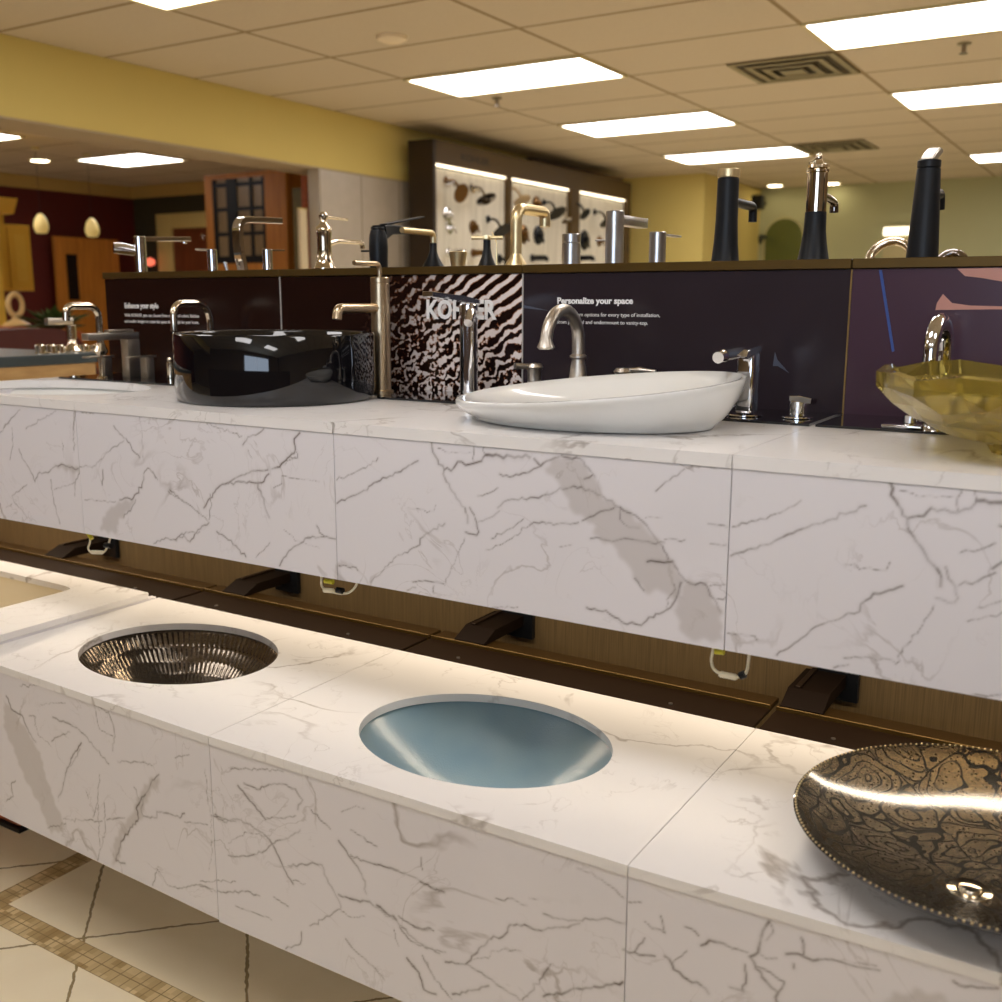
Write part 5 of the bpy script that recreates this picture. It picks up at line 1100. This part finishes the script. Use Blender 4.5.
for u0, u1 in ((y0c+.041, yb[1]-.0105), (yb[1]+.0355, yb[2]-.0005), (yb[3]+.0005, yb[4]-.0005)):
    obj('back_board', bbox(-4.98, -4.80, u0, u1, .3, zb-.03), bd, case, smooth=False)
LS = bpy.data.materials.new('case_strip_light'); LS.use_nodes = True; N, L, b = nodes(LS)
b.inputs['Emission Color'].default_value = (1, .85, .6, 1); b.inputs['Emission Strength'].default_value = 3.2
nz = N.new('ShaderNodeTexNoise'); L.new(nz.outputs['Fac'], b.inputs['Roughness'])
for u0, u1 in ((y0c+.06, yb[1]-.03), (yb[1]+.05, yb[2]-.02), (yb[3]+.02, yb[4]-.02)):
    o = obj('strip_light', bbox(-4.795, -4.775, u0, u1, zb-.018, zb-.002), LS, case, smooth=False); tag(o, 'warm glowing strip light')
lg = text('KOHLER', 0, 0, .07, .42, case, 0, True, m=DBS, rot=(PI/2, 0, PI/2)); lg.matrix_parent_inverse = Matrix.Translation(-case.location)
lg.location = (CX+.0012, at(461, 150, x=CX).y, at(461, 160, x=CX).z)
BX = -4.798
def shower(px, py, r, m, lab_, tilt=.4):
    c = at(px, py, x=BX+.14); t = thing('shower_head', (BX, c.y, c.z), lab_, 'shower head', 'shower heads in the display case')
    ax = Vector((math.sin(tilt), -.1, -math.cos(tilt))) ; bm = B(); lathe(bm, [(0, -.012), (r*.3, -.012), (r, -.002), (r, .008), (0, .010)], c, ax, 24); obj('head', bm, m, t)
    bm = B(); tube(bm, smooth_path([(BX+.002, c.y, c.z+.10), (BX+.08, c.y, c.z+.10), tuple(c+Vector((0, 0, .01)))], .04, 6), .010, 10); lathe(bm, [(0, 0), (.03, 0), (.03, .008), (0, .012)], (BX+.001, c.y, c.z+.10), (1, 0, 0), 18); obj('arm', bm, m, t)
def valve(px, py, r, m, lab_):
    c = at(px, py, x=BX+.01); t = thing('valve_trim', (BX, c.y, c.z), lab_, 'shower valve', 'shower valve trims in the display case')
    bm = B(); lathe(bm, [(0, .001), (r, .001), (r, .008), (r*.9, .012), (0, .012)], (BX, c.y, c.z), (1, 0, 0), 24); obj('plate', bm, m, t)
    bm = B(); lathe(bm, [(0, .012), (r*.35, .012), (r*.3, .05), (0, .055)], (BX, c.y, c.z), (1, 0, 0), 18); tube(bm, [(BX+.045, c.y, c.z), (BX+.05, c.y+.02, c.z-r*.8)], .008, 10); obj('handle', bm, m, t)
def spout(px, py, m, lab_):
    c = at(px, py, x=BX+.01); t = thing('tub_spout', (BX, c.y, c.z), lab_, 'tub spout', 'tub spouts in the display case')
    bm = B(); tube(bm, smooth_path([(BX+.003, c.y, c.z), (BX+.15, c.y, c.z), (BX+.155, c.y, c.z-.03)], .02, 5), [.024, .02, .018], 14); obj('spout', bm, m, t)
    bm = B(); lathe(bm, [(0, 0), (.034, 0), (.034, .006), (0, .006)], (BX+.001, c.y, c.z), (1, 0, 0), 18); obj('rosette', bm, m, t)
BR = mat('antique_bronze', lin((120, 88, 50)), .3, .9)
shower(461, 193, .075, BR, 'round bronze shower head at the top left of the display case', 1.2)
shower(486, 199, .085, TITAN, 'tilted dark shower head at the top right of the first lit bay', .5)
valve(449, 183, .035, CHROME, 'small polished valve at the top left corner of the first lit bay')
valve(474, 189, .035, POLNI, 'small polished valve between the two top shower heads of the first bay')
valve(448, 215, .060, CHROME, 'large round chrome valve trim on the left of the first bay')
valve(450, 228, .050, CHROME, 'round chrome handle just below the large chrome valve in the first bay')
valve(474, 227, .055, BR, 'bronze valve trim in the middle of the first bay')
shower(502, 231, .085, BLACK, 'black shower head on a bent arm at the right of the first bay', .7)
spout(449, 252, CHROME, 'chrome spout low on the left of the first bay'); spout(474, 253, BR, 'bronze spout low in the middle of the first bay')
valve(500, 259, .04, BLACK, 'small black trim low on the right of the first bay')
shower(522, 200, .075, CHAMP, 'champagne shower head at the top left of the second bay', .5)
valve(537, 203, .06, BR, 'bronze valve trim at the top middle of the second bay')
shower(557, 213, .09, BLACK, 'tilted black shower head at the top right of the second bay', .6)
valve(524, 234, .08, BR, 'antique bronze round trim behind the tall gold spout')
valve(539, 235, .085, BLACK, 'large black round valve trim in the second bay')
spout(533, 258, BLACK, 'black spout low in the second bay')
shower(567, 220, .05, CHROME, 'slim chrome hand shower near the post between second and third bay', .4)
shower(585, 214, .06, BLACK, 'black shower head on a long straight arm at the top of the third bay', .9)
shower(607, 222, .08, BLACK, 'black shower head partly behind the steel faucet in the third bay', .6)
valve(585, 240, .095, BLACK, 'black round valve trim in the middle of the third bay')
valve(600, 241, .05, BR, 'brass valve trim right of the black one in the third bay')
spout(580, 258, BLACK, 'black spout low on the left of the third bay')
valve(631-6, 248, .05, BLACK, 'small black trim at the right edge of the third bay')

# ---------------------------------------------------------------- on the sage wall
yw = YF-.002
a, c, d = at(765, 262, y=yw), at(802, 262, y=yw), at(783, 219, y=yw)
t = thing('arched_mirror', ((a.x+c.x)/2, yw, 1.2), 'arched green-tinted mirror on the sage wall', 'mirror')
def arch(x0, x1, z0, z1, n=20):
    r = (x1-x0)/2; cx = (x0+x1)/2; return [(x0, z0), (x1, z0)]+[(cx+r*math.cos(q_), z1-r+r*math.sin(q_)) for q_ in np.linspace(0, PI, n)]
bm = B(); prism(bm, [(u, yw-.03, v_) for u, v_ in arch(a.x-.02, c.x+.02, 1.15, d.z+.02)], (0, .029, 0)); obj('frame', bm, mat('mirror_edge', lin((190, 180, 130)), .4), t, smooth=False)
bm = B(); prism(bm, [(u, yw-.034, v_) for u, v_ in arch(a.x, c.x, 1.17, d.z)], (0, .0035, 0)); obj('glass', bm, mat('green_mirror', lin((108, 116, 66)), .12, .55, .2, 3), t, smooth=False)
a, c = at(885, 226, y=yw), at(914, 300, y=yw)
t = thing('lit_mirror', ((a.x+c.x)/2, yw, c.z), 'rectangular mirror with bright top behind the black cone faucet', 'mirror')
obj('frame', bbox(a.x, c.x, yw-.04, yw-.001, c.z, a.z, .003), mat('beige_frame', lin((190, 176, 128)), .4), t, smooth=False)
LB = mat('mirror_light_bar', (.8, .8, .7), .5, emit=(1, .92, .7), es=2.0)
obj('light_bar', bbox(a.x, c.x, yw-.07, yw-.0405, a.z-.11, a.z-.02, .003), LB, t, smooth=False)
c = at(757, 200, y=12.3); t = thing('wall_speaker', c, 'small black speaker high on the wall left of the downlight', 'speaker')
obj('case', bbox(c.x-.09, c.x+.05, 12.32, 12.44, c.z-.10, c.z+.06, .01), BLACK, t, smooth=False)
obj('bracket', bbox(c.x-.03, c.x, 12.4405, YF-.002, c.z-.03, c.z, .002), BLACK, t, smooth=False)
c = at(757, 236, y=12.3); t = thing('wall_fixture', c, 'small dark wall fitting below the speaker behind the gold-capped faucet', 'fixture')
bm = B(); tube(bm, smooth_path([(c.x, YF-.003, c.z), (c.x, 12.4, c.z), (c.x+.02, 12.38, c.z-.08)], .04, 5), .02, 12); obj('arm', bm, BLACK, t)
bm = B(); lathe(bm, [(0, 0), (.05, 0), (.05, .01), (0, .01)], (c.x, YF-.002, c.z), (0, -1, 0), 18); obj('rosette', bm, BLACK, t)
